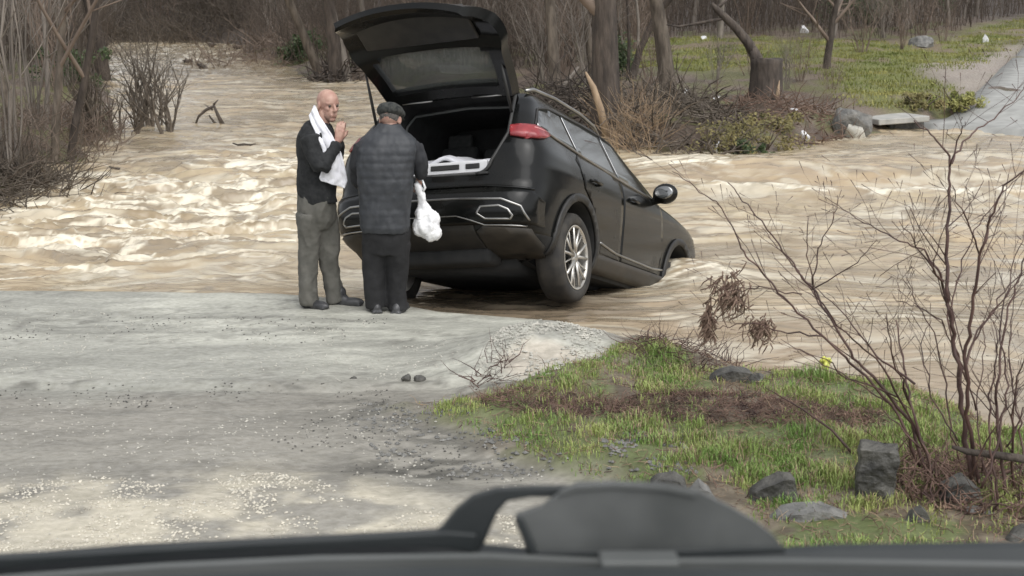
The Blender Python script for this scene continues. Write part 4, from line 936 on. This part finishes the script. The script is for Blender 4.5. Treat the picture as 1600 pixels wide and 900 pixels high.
def hullrock(name, prof, depth, m, label, seed, cat='rock', k=.72):
    base = max(prof, key=lambda q: q[1]); cx = sum(q[0] for q in prof)/len(prof); p = hit(cx, base[1]-3, ground); s = p.y/F; rn = random.Random(seed); bm = bmesh.new(); pts = []
    for dy, sc in ((0, 1), (depth*.5, 1.03), (depth, k)):
        for a, b in prof: pts.append(bm.verts.new(((a-cx)*s*sc+rn.gauss(0, .006), dy*s-depth*s*.3, (base[1]-b)*s*(sc if dy else .93)+rn.gauss(0, .005)-.02)))
    r_ = bmesh.ops.convex_hull(bm, input=pts); bmesh.ops.delete(bm, geom=[g for g in r_['geom_interior'] if isinstance(g, bmesh.types.BMVert)], context='VERTS')
    bmesh.ops.triangulate(bm, faces=bm.faces[:]); bmesh.ops.subdivide_edges(bm, edges=bm.edges[:], cuts=5, use_grid_fill=True)
    for v in bm.verts:
        q = v.co*9+Vector((seed*3.1, 0, 0)); v.co += Vector((mnoise.noise(q), mnoise.noise(q+Vector((7, 0, 0))), mnoise.noise(q+Vector((0, 7, 0)))))*.016+Vector((0, 0, 1))*mnoise.noise(v.co*30)*.005
    me = bpy.data.meshes.new(name); bm.to_mesh(me); bm.free(); o = mobj(name, me, M[m]); o.location = p; me.set_sharp_from_angle(angle=R(32)); tag(o, label, cat); return o
hullrock('rock', [(1166, 785), (1176, 760), (1200, 742), (1222, 732), (1238, 732), (1240, 765), (1230, 788)], 60, 'rock_dark', 'wedge shaped dark grey rock on the grass left of the block', 3)
hullrock('rock', [(1010, 780), (1016, 750), (1030, 735), (1055, 733), (1072, 748), (1080, 780)], 55, 'rock_dark', 'dark lump of rock just above the grey plastic cover', 4)
hullrock('rock', [(1070, 785), (1078, 758), (1092, 744), (1108, 760), (1122, 785)], 40, 'rock', 'brownish grey rock touching the dark lump above the plastic cover', 5)
hullrock('rock', [(1205, 806), (1222, 792), (1262, 786), (1300, 790), (1326, 800), (1325, 812), (1215, 812)], 60, 'rock', 'long flat stone in the grass below the wedge shaped rock', 6)
hullrock('rock', [(1468, 788), (1474, 752), (1500, 736), (1524, 748), (1532, 788)], 60, 'rock_dark', 'rounded dark rock at the foot of the bare shrub', 7)
hullrock('rock', [(1412, 822), (1420, 800), (1434, 786), (1452, 806), (1456, 822)], 30, 'rock_dark', 'small pointed stone in the grass below the squared block', 8)
hullrock('rock', [(1100, 600), (1112, 580), (1140, 570), (1170, 576), (1188, 598)], 40, 'rock_dark', 'dark wet rocks at the water edge behind the grass', 10)
# squared block
p = gp(1366, 772); s = p.y/F; mb = MB(); hw = 31*s
o = mb.box((0, 0, 40*s), (62*s, 48*s, 92*s)).build('stone_block', M['rock_dark'], None, False); bevel(o, .012, 3); o.location = p; o.rotation_euler = (R(3), R(2), R(-14)); tag(o, 'upright squared block of dark stone in the grass', 'stone block')
sb = o.modifiers.new('m', 'SUBSURF'); sb.subdivision_type = 'SIMPLE'; sb.levels = sb.render_levels = 4
tx = bpy.data.textures.new('rough', 'CLOUDS'); tx.noise_scale = .07; dm = o.modifiers.new('d', 'DISPLACE'); dm.texture = tx; dm.strength = .03
for px, py, w, h, lb, sd_ in ((634, 596, 16, 13, 'left one of two small dark stones on the pale track', 21), (656, 598, 20, 13, 'right one of two small dark stones on the pale track', 22), (552, 594, 12, 7, 'tiny dark stone left of the pair on the track', 23), (168, 677, 7, 5, 'tiny pale pebble alone on the track at the left', 24), (568, 708, 8, 6, 'tiny pale pebble in the middle of the track', 25)):
    rock('stone', px, py, w, h, 'rock_pale' if 'pale pebble' in lb else 'rock_dark', lb, sd_, cat='stone')
# far bank blocks
rock('boulder', 1330, 212, 62, 44, 'rock', 'big rounded grey boulder at the water edge by the far slab', 31, cat='boulder')
rock('boulder', 1335, 216, 36, 28, 'rock_pale', 'smaller pale boulder in front of the big rounded one', 32, cat='boulder')
rock('boulder', 1442, 74, 44, 18, 'rock', 'round grey boulder on the far green field', 33, cat='boulder')
p = gp(1395, 200); s = p.y/F
SLB = empty('concrete_slab', p, (0, R(-3), R(12)), 'broken concrete slab jutting over the water by the far road', 'slab')
bevel(MB().box((0, .3, 14*s), (85*s, 1.6, 9*s)).build('slab_body', M['concrete'], SLB, False), .02, 2); bevel(MB().box((20*s, .5, 3*s), (60*s, 1.2, 14*s)).build('slab_footing', M['rock_dark'], SLB, False), .03, 2)
for px, py, w, h, lb, cat in ((1073, 150, 12, 11, 'crumpled white litter on the driftwood pile by the leaning trunk', 'litter'), (1118, 154, 14, 6, 'flat white litter at the right of the driftwood pile', 'litter'), (1240, 175, 16, 6, 'flat white litter on the wrack right of the stump', 'litter'), (1540, 66, 9, 12, 'upright white scrap of litter beside the far road', 'litter'), (1256, 218, 18, 14, 'white rag at the water edge left of the boulders', 'rag'), (1256, 52, 14, 12, 'white litter under the trees on the far field', 'litter'), (1100, 62, 9, 6, 'small white litter in the wood left of the broken tree', 'litter'), (1275, 168, 12, 6, 'pale litter on the bank above the boulders', 'litter')):
    rock(cat, px, py, w, h, 'white', lb, px, cat=cat)
p = gp(1120, 242); s = p.y/F; o = MB().tube([(0, 0, -.05), (-2*s, 0, 12*s), (4*s, 0, 22*s)], [2*s, 2*s, 1.2*s], 5).build('pale_stick', M['white']); o.location = p; tag(o, 'short white stick upright at the far water edge', 'stick')

# ------------------------------------------------------------------ wrack, driftwood, weeds, grass (nobody could count them)
def tangle(name, n, fn, L, r, m, label, seed, cat, curl=.4, up=.25):
    rn = random.Random(seed); mb = MB()
    for _ in range(n):
        p, hh = fn(rn); d = Vector((rn.gauss(0, 1), rn.gauss(0, 1), rn.gauss(0, .35)+up)).normalized(); l = L*rn.uniform(.4, 1.3); q = Vector(p)+Vector((0, 0, rn.uniform(0, hh))); pts = [q]
        for k in range(3): d = (d+Vector((rn.gauss(0, curl), rn.gauss(0, curl), rn.gauss(0, curl*.6)))).normalized(); q = q+d*l/3; q.z = max(q.z, p.z-.02); pts.append(q)
        rr_ = r*rn.uniform(.4, 1.4); mb.tube(pts, [rr_, rr_*.9, rr_*.6, rr_*.25], 3, cap=False)
    return tag(mb.build(name, M[m]), label, cat, kind='stuff')
def blob(cx, cy, rx, ry, hh):        # px ellipse on the ground
    c0 = gp(cx, cy)
    def f(rn):
        while True:
            a, b = rn.uniform(-1, 1), rn.uniform(-1, 1)
            if a*a+b*b < 1: break
        x = c0.x+a*rx*c0.y/F; y = c0.y+b*ry; return Vector((x, y, ground(x, y))), hh*(1-a*a-b*b)
    return f
tangle('driftwood_pile', 700, blob(1050, 180, 105, 4.0, .4), 1.0, .018, 'bark', 'tangled driftwood and twigs heaped on the far bank right of the car', 1, 'driftwood')
tangle('wrack_pile', 500, blob(1225, 175, 105, 2.6, .15), .6, .014, 'litter', 'dark brown wrack of twigs along the far bank by the stump', 2, 'wrack')
tangle('root_pile', 350, blob(870, 195, 80, 3.0, .8), 1.2, .02, 'bark_dark', 'dark roots and sticks heaped behind the side windows of the car', 3, 'driftwood')
tangle('upstream_brush', 2200, blob(300, 60, 260, 4.5, 1.2), 2.6, .022, 'bark', 'grey brown brush hanging over the upstream end of the river', 14, 'brush', .3, .9)
tangle('upstream_sticks', 700, blob(420, 88, 110, 7, .5), 1.6, .018, 'twig', 'pale sticks along the bank upstream right of the rapids', 15, 'sticks', .35, .6)
tangle('rapids_sticks', 260, blob(250, 100, 90, 14, .1), 1.6, .02, 'bark', 'dark twigs and branches caught across the upstream rapids', 16, 'sticks', .3, .3)
tangle('dry_reeds', 350, blob(985, 205, 50, 1.5, .2), .8, .008, 'deadwood', 'straw coloured dry stalks at the foot of the thick grey trunk', 4, 'reeds', .2, 1.2)
tangle('left_wrack', 900, blob(20, 310, 120, 2.2, .35), .8, .012, 'bark', 'brown twigs and roots washed up on the left bank', 5, 'wrack')
tangle('left_brush', 1100, blob(0, 230, 120, 6.0, .35), .9, .009, 'twig', 'matted brown brushwood on the left bank under the young trees', 6, 'brushwood', .3, .8)
tangle('root_plate', 160, blob(524, 128, 38, 1.2, .5), .9, .03, 'bark_dark', 'dark roots round the tree behind the bald man', 7, 'roots')
tangle('bank_twigs', 260, blob(1065, 552, 90, .35, .07), .22, .003, 'twig_red', 'dark twigs on the muddy hump at the water edge', 8, 'twigs')
tangle('mound_twigs', 55, blob(775, 598, 40, .22, .12), .22, .003, 'twig_red', 'thin dry twigs over the left side of the gravel mound', 9, 'twigs')
def inpoly(poly, rn, box=None):
    lo, hi = poly.min(0), poly.max(0)
    while True:
        x, y = rn.uniform(lo[0], hi[0]), rn.uniform(lo[1], hi[1])
        if inp(poly, x, y): return x, y
W_poly = plan([(740, 650), (800, 634), (960, 652), (1100, 640), (1240, 660), (1380, 680), (1370, 702), (1200, 706), (1080, 690), (960, 686), (830, 680), (760, 668)], zero)
def wpt(rn):
    x, y = inpoly(W_poly, rn); return Vector((x, y, ground(x, y))), .015
tangle('dead_weeds', 3600, wpt, .085, .0026, 'weed', 'reddish brown dead weeds matted across the grass', 10, 'weeds', .7, .0)
tangle('shrub_litter', 520, blob(1500, 755, 120, .45, .05), .2, .004, 'weed', 'brown dead stalks and leaves round the foot of the shrub', 11, 'weeds', .4, .5)
def grassmesh(name, pts, hh, w, m, label, seed, per=7, spread=.03):
    rn = random.Random(seed); mb = MB()
    for (x, y, z, sc) in pts:
        for _ in range(per):
            a = rn.uniform(0, 6.283); bx, by = x+rn.gauss(0, spread), y+rn.gauss(0, spread); h = hh*sc*rn.uniform(.4, 1.25); l = h*rn.uniform(.2, .8); dx, dy = math.cos(a), math.sin(a); ww = w*rn.uniform(.6, 1.3); b = len(mb.v)
            mb.v += [(bx-dy*ww, by+dx*ww, z-.01), (bx+dy*ww, by-dx*ww, z-.01), (bx+dx*l*.4+dy*ww*.8, by+dy*l*.4-dx*ww*.8, z+h*.6), (bx+dx*l*.4-dy*ww*.8, by+dy*l*.4+dx*ww*.8, z+h*.6), (bx+dx*l, by+dy*l, z+h*rn.uniform(.75, 1))]
            mb.f += [(b, b+1, b+2, b+3), (b+3, b+2, b+4)]
    return tag(mb.build(name, M[m], None, False), label, 'grass', kind='stuff')
rn = random.Random(3); pts = []
GX, GY = [], []
while len(GX) < 19000:
    x, y = inpoly(G_poly, rn)
    if y > 3.6: GX.append(x); GY.append(y)
gx, gy = np.array(GX), np.array(GY); dens = fbm(gx*3.2, gy*3.2, 3, 12); wm_ = sdist(W_poly, gx, gy); edge = sdist(G_poly, gx, gy)
cl_ = fbm(gx*9, gy*9, 2, 19)
keep = (cl_ > .36) & (dens+.22*(np.random.RandomState(1).rand(len(gx))-.5) > .455) & ((wm_ < -.03) | (np.random.RandomState(2).rand(len(gx)) < .12)) & (edge > .03)
gz = ground_np(gx, gy); gz = gz[0]+near_detail(gx, gy, gz[1])[0]
pts = [(gx[i], gy[i], gz[i], .35+2.4*(cl_[i]-.38)*(.4+dens[i])*sst(0, .4, edge[i])) for i in np.nonzero(keep)[0]]
grassmesh('grass', [p for p in pts], .055, .0024, 'grass', 'fresh green grass on the near bank among the rocks', 1)
pts2 = [(x+.03, y+.02, z, s_) for i, (x, y, z, s_) in enumerate(pts) if i % 2 == 0]
grassmesh('dry_grass', pts2, .055, .002, 'deadwood', 'pale dry blades among the green grass of the near bank', 2, 4)
FP = []; rn = random.Random(8)
while len(FP) < 7000:
    x, y = inpoly(FG_poly, rn)
    FP.append((x, y))
FP = [q for q, d in zip(FP, fbm(np.array(FP)[:, 0]*.55, np.array(FP)[:, 1]*.55, 4, 72)) if d < .61+rn.gauss(0, .03)]; fx, fy = np.array(FP).T; fz = ground_np(fx, fy)[0]
grassmesh('field_grass', [(a, b, c, 1) for a, b, c in zip(fx, fy, fz)], .085, .011, 'grass_far', 'yellowish green grass on the far field', 3, 7, .2)
# green bushes at the far water edge
def leafbush(px, py, w, h, m, label, seed, n=2200):
    p = gp(px, py); s = p.y/F; root = empty('bush', p, label=label, cat='bush'); rn = random.Random(seed); mb = MB(); st_ = MB()
    for k in range(7):
        a = rn.uniform(0, 6.28); st_.tube([(0, 0, -.05), (math.cos(a)*w*s*.25, math.sin(a)*w*s*.2, h*s*.5), (math.cos(a)*w*s*.4, math.sin(a)*w*s*.3, h*s*.85)], [.02, .014, .005], 4)
    cl = [(rn.gauss(0, .27)*w*s, rn.uniform(-.4, .4)*w*s, rn.uniform(.05, .85)*h*s, rn.uniform(.12, .38)*h*s) for _ in range(18)]
    for _ in range(n):
        c = rn.choice(cl); v = Vector((rn.gauss(0, 1), rn.gauss(0, 1), rn.gauss(0, 1))).normalized()*c[3]*rn.uniform(.5, 1.15); q = Vector(c[:3])+v; a = Vector((rn.gauss(0, 1), rn.gauss(0, 1), rn.gauss(0, 1))).normalized(); b_ = a.orthogonal().normalized(); l = 2.4*s*rn.uniform(.7, 1.5); k = len(mb.v)
        mb.v += [q-a*l, q+b_*l*.5, q+a*l, q-b_*l*.5]; mb.f.append((k, k+1, k+2, k+3))
    st_.build('stem', M['bark'], root); mb.build('foliage', M[m], root, False)
for i, (px, py, w, h, m, lb) in enumerate(((1135, 244, 80, 50, 'shrubgreen', 'yellow green bush hanging over the far water edge, leftmost'), (1195, 236, 80, 52, 'shrubgreen', 'yellow green bush on the far bank below the stump'), (1165, 246, 60, 26, 'ivy', 'low dark green bush touching the flood on the far bank'), (1500, 168, 60, 26, 'grass_far', 'low bright green bush at the end of the field by the road'), (1440, 170, 70, 24, 'shrubgreen', 'low green bush behind the concrete slab'), (965, 120, 40, 60, 'ivy', 'ivy bush climbing at the foot of the trunks right of the car'), (120, 130, 110, 60, 'ivy', 'dark green ivy bush behind the young trees at the left'), (1360, 40, 150, 60, 'ivy', 'dark evergreen bush under the trees above the field'), (470, 92, 90, 40, 'ivy', 'dark green bush behind the tree by the bald man'), (1215, 205, 60, 30, 'shrubgreen', 'small mossy bush right of the stump by the wrack'))):
    leafbush(px, py, w, h, m, lb, 50+i, 1300 if m == 'shrubgreen' else 2000)

# pale gravel at the lower left
rn = random.Random(4); mb = MB()
def stone(mb, x, y, z, r):
    b = len(mb.v); pp = [(1, 0, 0), (-1, 0, 0), (0, 1, 0), (0, -1, 0), (0, 0, 1), (0, 0, -1)]
    sx, sy, sz = r*rn.uniform(.7, 1.3), r*rn.uniform(.7, 1.3), r*rn.uniform(.5, .9); a = rn.uniform(0, 3)
    for p in pp: px_, py_ = p[0]*sx, p[1]*sy; mb.v.append((x+px_*math.cos(a)-py_*math.sin(a), y+px_*math.sin(a)+py_*math.cos(a), z+p[2]*sz))
    for f in ((0, 2, 4), (2, 1, 4), (1, 3, 4), (3, 0, 4), (2, 0, 5), (1, 2, 5), (3, 1, 5), (0, 3, 5)): mb.f.append(tuple(b+k for k in f))
def gravel(name, polys, n, r, m, label, thr, seed, amp=.3):
    global rn; rn = random.Random(seed); mb = MB(); xs, ys_ = [], []
    for poly in polys:
        pl = plan(poly, zero)
        for _ in range(n): x, y = inpoly(pl, rn); xs.append(x); ys_.append(y)
    xs, ys_ = np.array(xs), np.array(ys_); d = fbm(xs*4, ys_*5, 3, seed); g0 = ground_np(xs, ys_); g0 = g0[0]+near_detail(xs, ys_, g0[1])[0]
    for x, y, z, dd in zip(xs, ys_, g0, d):
        if dd+rn.uniform(-amp, amp)*.5 > thr: stone(mb, x, y, z+r*.2, r*rn.uniform(.5, 1.5))
    tag(mb.build(name, M[m], None, False), label, 'gravel', kind='stuff')
tangle('straw', 2600, lambda rn: (lambda q: (Vector((q[0], q[1], ground(*q))), .012))(inpoly(G_poly, rn)), .09, .0019, 'deadwood', 'straw coloured stalks lying in the near grass', 13, 'straw', .5, .1)
tangle('grass_litter', 3200, lambda rn: (lambda q: (Vector((q[0], q[1], ground(*q))), .01))(inpoly(G_poly, rn)), .10, .0022, 'weed', 'thin dead stalks strewn through the near grass', 12, 'stalks', .6, .1)
gravel('gravel', [[(-60, 760), (150, 752), (330, 775), (480, 800), (540, 850), (300, 880), (-60, 880)], [(310, 758), (430, 752), (520, 775), (700, 815), (860, 815), (860, 900), (600, 860), (420, 820)]], 2600, .0065, 'gravel', 'cream coloured wet gravel on the track right before the vehicle', .47, 61)
gravel('dark_grit', [[(560, 620), (700, 660), (880, 750), (600, 770), (420, 700), (500, 640)], [(0, 480), (250, 490), (620, 500), (640, 540), (200, 530), (0, 530)], [(0, 600), (600, 600), (640, 640), (0, 640)]], 650, .006, 'rock_dark', 'dark grit and clods scattered over the pale track', .58, 62)
gravel('pale_pebbles', [[(0, 620), (640, 640), (880, 745), (860, 830), (0, 860)], [(0, 480), (700, 505), (740, 600), (0, 600)]], 1500, .006, 'rock_pale', 'pale pebbles bedded in the wet track', .5, 64)
gravel('clods', [[(560, 625), (690, 650), (900, 745), (760, 765), (600, 730), (540, 670)], [(930, 700), (1060, 700), (1100, 800), (960, 780)]], 700, .012, 'rock', 'grey brown clods along the edge of the grass', .52, 65)
gravel('mound_gravel', [[(745, 590), (780, 545), (830, 515), (900, 512), (945, 545), (940, 590), (860, 620), (780, 612)]], 3600, .010, 'rock_pale', 'pale gravel covering the mound beside the grass', .44, 63)

# ------------------------------------------------------------------ the bare shrubs in front, right
def shrub(label, rootpx, stems, seed, Y0, twigs=5, jit=.35):
    rn = random.Random(seed); g0 = gp(*rootpx); root = empty('bare_shrub', g0, label=label, cat='shrub'); st_ = MB(); tw = MB()
    for si, (w0, w1, yo, pts) in enumerate(stems):
        Yb = g0.y+yo[0]; Ye = g0.y+yo[1]; n = len(pts); P = []; 
        for i, (a, b) in enumerate(pts): P.append(at(a, b, Yb+(Ye-Yb)*i/(n-1))-g0)
        Q = []
        for i in range(n-1):
            for k in range(5):
                t = k/5; p = P[i].lerp(P[i+1], t)+Vector((rn.gauss(0, .004), rn.gauss(0, .01), rn.gauss(0, .004))); Q.append(p)
        Q.append(P[-1]); m_ = len(Q); px2 = g0.y/F
        rad = [1.05*(w0+(w1-w0)*i/(m_-1))*px2/2 for i in range(m_)]; st_.tube(Q, rad, 6)
        for _ in range(twigs):
            i = rn.randrange(int(m_*.3), m_-1); d = (Q[i+1]-Q[i]).normalized(); a = d.orthogonal().normalized(); a.rotate(Matrix.Rotation(rn.uniform(0, 6.28), 3, d)); nd = (d*.8+a*.7+Vector((0, 0, .15))).normalized(); L = rn.uniform(.12, .42)
            sub = MB(); grow(tw, tw, Q[i], nd, L, rad[i]*.5, 1, rn, .05, .14, 1)
    for v_ in (st_, tw): pass
    st_.build('stem', M['twig_red'], root); tw.build('twigs', M['twig_red'], root); return root
shrub('bare shrub with long stems sweeping left over the flood', (1455, 752), [
    (6, 1.6, (0, .5), [(1450, 752), (1425, 665), (1370, 595), (1335, 560), (1300, 500), (1268, 448), (1235, 405), (1190, 345), (1155, 305), (1137, 285)]),
    (5, 1.2, (0, .2), [(1440, 735), (1405, 650), (1340, 575), (1285, 525), (1225, 465), (1190, 425), (1160, 395), (1148, 360), (1125, 320), (1095, 298), (1050, 268)]),
    (4, 1.2, (.1, -.3), [(1468, 755), (1415, 640), (1370, 560), (1320, 520), (1275, 465), (1262, 400), (1263, 340)]),
    (2.5, 1, (.2, .1), [(1268, 448), (1280, 390), (1303, 340), (1308, 305)]),
    (3, 1, (.3, .6), [(1300, 500), (1255, 435), (1215, 385), (1190, 355)]),
    (2.4, .9, (.3, -.2), [(1270, 455), (1330, 415), (1370, 375)]),
    (5, 2, (-.1, .3), [(1465, 752), (1425, 640), (1411, 570), (1400, 500)]),
    (3.4, 1.4, (.1, -.2), [(1425, 640), (1395, 560), (1385, 490)]),
    (4, 1, (0, .6), [(1430, 600), (1370, 555), (1310, 480), (1260, 440)]),
    (3, 1, (.2, .6), [(1405, 640), (1345, 600), (1270, 560), (1220, 530)]),
    (3, .8, (0, .5), [(1285, 525), (1230, 520), (1180, 505), (1130, 510), (1105, 520)]),
    (2.5, .8, (.1, .5), [(1255, 460), (1190, 450), (1140, 455), (1105, 435)]),
    (3, .8, (.1, -.4), [(1405, 620), (1320, 590), (1290, 560), (1240, 545)]),
    (3, 1, (-.1, .2), [(1440, 700), (1380, 640), (1380, 600)]),
], 1, 6, 6)
shrub('tallest bare shrub, its forked stem reaching above the far water line', (1522, 768), [
    (9, 2, (0, .3), [(1522, 768), (1512, 690), (1500, 600), (1492, 520), (1478, 450), (1482, 370), (1484, 300), (1484, 245), (1460, 215), (1428, 188)]),
    (3.5, 1.2, (.2, .6), [(1484, 255), (1510, 215), (1545, 190), (1580, 160), (1610, 125)]),
    (3, 1.1, (.2, .1), [(1483, 260), (1500, 210), (1508, 190)]),
    (7, 2, (0, -.3), [(1530, 768), (1512, 650), (1508, 560), (1520, 480), (1530, 400), (1548, 340), (1570, 290), (1612, 255)]),
    (3, 1.3, (.1, -.2), [(1532, 400), (1505, 330), (1488, 290)]),
    (4, 1, (0, -.4), [(1478, 450), (1440, 395), (1405, 345)]),
    (4.5, 1, (.1, .3), [(1490, 520), (1470, 430), (1440, 388), (1385, 368), (1340, 340), (1290, 308)]),
    (4, 1.3, (0, .4), [(1500, 600), (1525, 520), (1570, 455), (1620, 410)]),
    (3, 1.2, (.2, .5), [(1505, 590), (1480, 500), (1495, 440), (1520, 360), (1560, 310), (1600, 270)]),
    (3, 1, (.2, -.1), [(1475, 440), (1455, 420), (1480, 345)]),
    (3, 1.2, (.1, .4), [(1500, 690), (1455, 620), (1440, 540), (1455, 500)]),
    (4, 1.2, (-.2, .2), [(1535, 765), (1560, 680), (1575, 600), (1560, 520), (1580, 430), (1600, 360)]),
    (3.4, 1.2, (.2, .4), [(1515, 760), (1485, 680), (1478, 600), (1460, 520), (1430, 470), (1415, 430)]),
    (3, 1, (.1, .2), [(1508, 560), (1540, 500), (1590, 440), (1615, 400)]),
    (3, 1, (.3, .1), [(1525, 640), (1500, 560), (1470, 500), (1440, 480), (1400, 470)]),
], 2, 6, 7)
shrub('thin upright bare shrub at the right margin, thick dead branch before it', (1575, 780), [
    (6, 1.5, (0, .3), [(1570, 780), (1562, 690), (1555, 600), (1570, 510), (1595, 430), (1612, 330)]),
    (5, 1.3, (.1, -.2), [(1585, 780), (1580, 690), (1590, 590), (1612, 520)]),
    (4, 1.4, (-.1, .1), [(1560, 780), (1545, 700), (1548, 620), (1560, 540), (1552, 500)]),
    (4, 1.2, (.1, .4), [(1592, 775), (1600, 690), (1585, 610), (1575, 540), (1585, 450)]),
    (3, 1, (0, .2), [(1550, 770), (1530, 690), (1525, 630), (1540, 540), (1535, 500)]),
    (3, 1, (.1, .2), [(1575, 700), (1600, 640), (1620, 600)]),
    (3, 1, (-.2, -.3), [(1520, 740), (1555, 660), (1600, 600)]),
], 3, 6, 7)
g0 = gp(1550, 760)
o = MB().tube([at(1488, 698, g0.y-.1)-g0, at(1512, 706, g0.y-.1)-g0, at(1550, 710, g0.y-.12)-g0, at(1620, 720, g0.y-.2)-g0], [.008, .015, .018, .02], 8).build('dead_branch', M['bark_dark']); o.location = g0; tag(o, 'thick dark dead branch lying level through the right shrub', 'branch')
g0 = gp(1335, 712)
o = MB().tube([Vector((0, 0, 0)), at(1300, 672, g0.y+.1)-g0, at(1255, 640, g0.y+.3)-g0, at(1195, 605, g0.y+.5)-g0], [.008, .006, .005, .002], 6).build('bare_stick', M['twig_red']); o.location = g0; tag(o, 'long thin stick leaning left out of the grass beside the stone block', 'stick')
def clump(px, py, w, h, label, seed, Yd):
    c0 = at(px, py, Yd); s = Yd/F; rn = random.Random(seed); mb = MB()
    for _ in range(150):
        q = Vector((rn.gauss(0, w*s*.22), rn.gauss(0, w*s*.18), rn.gauss(0, h*s*.22))); d = Vector((rn.gauss(0, .5)-.3, rn.gauss(0, .5), -1)).normalized(); l = rn.uniform(.15, .5)*h*s; mb.tube([q, q+d*l*.5+Vector((rn.gauss(0, .01), 0, 0)), q+d*l], [.004, .004, .001], 4)
    o = mb.build('debris_clump', M['litter']); o.location = c0; tag(o, label, 'debris'); return o
clump(1140, 455, 60, 80, 'brown clump of weed caught on a twig over the water', 1, 6.3)
clump(1190, 512, 44, 44, 'smaller brown weed clump hanging below the first one', 2, 6.4)
o = clump(1108, 500, 14, 60, 'thin wisp of weed dangling left of the brown clump', 3, 6.3)
p = hit(1288, 604, zero); s = p.y/F; FL = empty('yellow_scrap', p, label='crumpled yellow scrap at the edge of the grass by the water', cat='litter')
t_ = MB(); [t_.ell((dx*s, 0, dz*s), (6.5*s, 5*s, 6*s)) for dx, dz in ((0, 38), (4, 43), (-4, 44), (1, 33))]; remesh(t_, 'scrap_body', M['yellow'], FL, .006, 1, lambda v: .012*mnoise.noise(v*45)); MB().tube([(0, 0, -.02), (0, 0, 36*s)], .003, 5).build('stalk', M['twig_red'], FL)

# ------------------------------------------------------------------ the vehicle we look out of: cowl, wiper, cover
CO = empty('vehicle_cowl', (0, 1.1, 1.70), label='dark out of focus cowl of the vehicle along the lower edge', cat='car')
def cz(px, py, Y): p = at(px, py, Y); return Vector((p.x, p.y-1.1, p.z-1.70))
def loft(edge, m, name, Y1, parent, drop=.3, yb=.35, lip=.012):
    # edge: px points of the silhouette at distance Y1; sheet runs back to the camera side and down in front
    mb = MB(); rg = []
    for a, b in edge:
        e = cz(a, b, Y1); rg.append([e+Vector((0, lip*1.2, -lip)), e+Vector((0, 0, 0)), e+Vector((0, -lip, -.002)), e+Vector((0, -yb, -.10)), e+Vector((0, -yb, -drop)), e+Vector((0, lip*1.2, -drop))])
    return mb.rings(rg).build(name, m, parent, False)
loft([(-700, 905), (-300, 882), (0, 866), (200, 850), (450, 838), (640, 834), (760, 850), (900, 862), (1100, 862), (1300, 850), (1600, 846), (2000, 846), (2500, 860)], M['dash'], 'cowl_panel', 1.30, CO, .5, .2)
loft([(-700, 930), (0, 899), (250, 880), (500, 868), (760, 864), (930, 872), (1060, 872), (1230, 872), (1600, 878), (2500, 884)], M['dash_grey'], 'cowl_ridge', 1.22, CO, .02, .016, .006)
loft([(-700, 945), (0, 914), (300, 897), (700, 886), (930, 888), (1300, 893), (2500, 900)], M['dash'], 'dash_edge', 1.16, CO, .4, .4)
e = cz(998, 878, 1.18); bevel(MB().box(e, (.078, .03, .013)).build('clip', M['dash_grey'], CO, False), .003, 3)
WP = empty('windscreen_wiper', (0, 1.1, 1.70), label='black wiper arm arching up from the cowl beside the grey cover', cat='wiper')
hump = [(655, 850), (690, 822), (712, 795), (738, 774), (775, 763), (830, 760), (885, 760), (905, 765)]; hin = [(745, 868), (758, 850), (768, 825), (778, 803), (793, 785), (830, 779), (875, 779), (905, 780)]
def plate(name, top, bot, Y, th, m, parent):
    mb = MB(); rg = []
    for (a, b), (c, d) in zip(top, bot):
        p, q = cz(a, b, Y), cz(c, d, Y); rg.append([p+Vector((0, 0, 0)), p+Vector((0, th, -.002)), q+Vector((0, th, .002)), q])
    return bevel(mb.rings(rg).build(name, m, parent, False), .004, 3)
plate('wiper_arm', hump, hin, 1.26, .012, M['dash'], WP)
plate('wiper_blade', [(-300, 893), (0, 872), (150, 864), (400, 848), (600, 838), (700, 832), (745, 835)], [(-300, 908), (0, 890), (150, 876), (400, 862), (600, 856), (700, 858), (745, 868)], 1.255, .02, M['dash'], WP)
PCV = empty('plastic_cover', (0, 1.1, 1.70), label='blurred grey plastic cover shaped like a trapezoid above the cowl', cat='cover')
top = [(806, 806), (848, 792), (878, 770), (903, 757), (960, 755), (1040, 758), (1090, 768), (1140, 792), (1180, 815), (1210, 838), (1224, 856)]
bot = [(824, 868), (832, 869), (872, 869), (900, 869), (960, 868), (1040, 867), (1090, 866), (1140, 865), (1180, 864), (1210, 863), (1222, 862)]
plate('cover_body', top, bot, 1.24, .014, M['cover'], PCV)
plate('cover_lip', [(872, 768), (900, 759), (960, 756), (1040, 760), (1090, 770)], [(874, 776), (900, 767), (960, 764), (1040, 768), (1088, 778)], 1.237, .006, M['dash_grey'], PCV)

plate('cover_side', [(803, 812), (808, 806), (818, 812)], [(826, 868), (836, 869), (842, 869)], 1.232, .012, M['dash'], PCV)
plate('cover_foot', [(820, 862), (1000, 861), (1226, 855)], [(822, 874), (1000, 873), (1228, 866)], 1.234, .012, M['dash'], PCV)
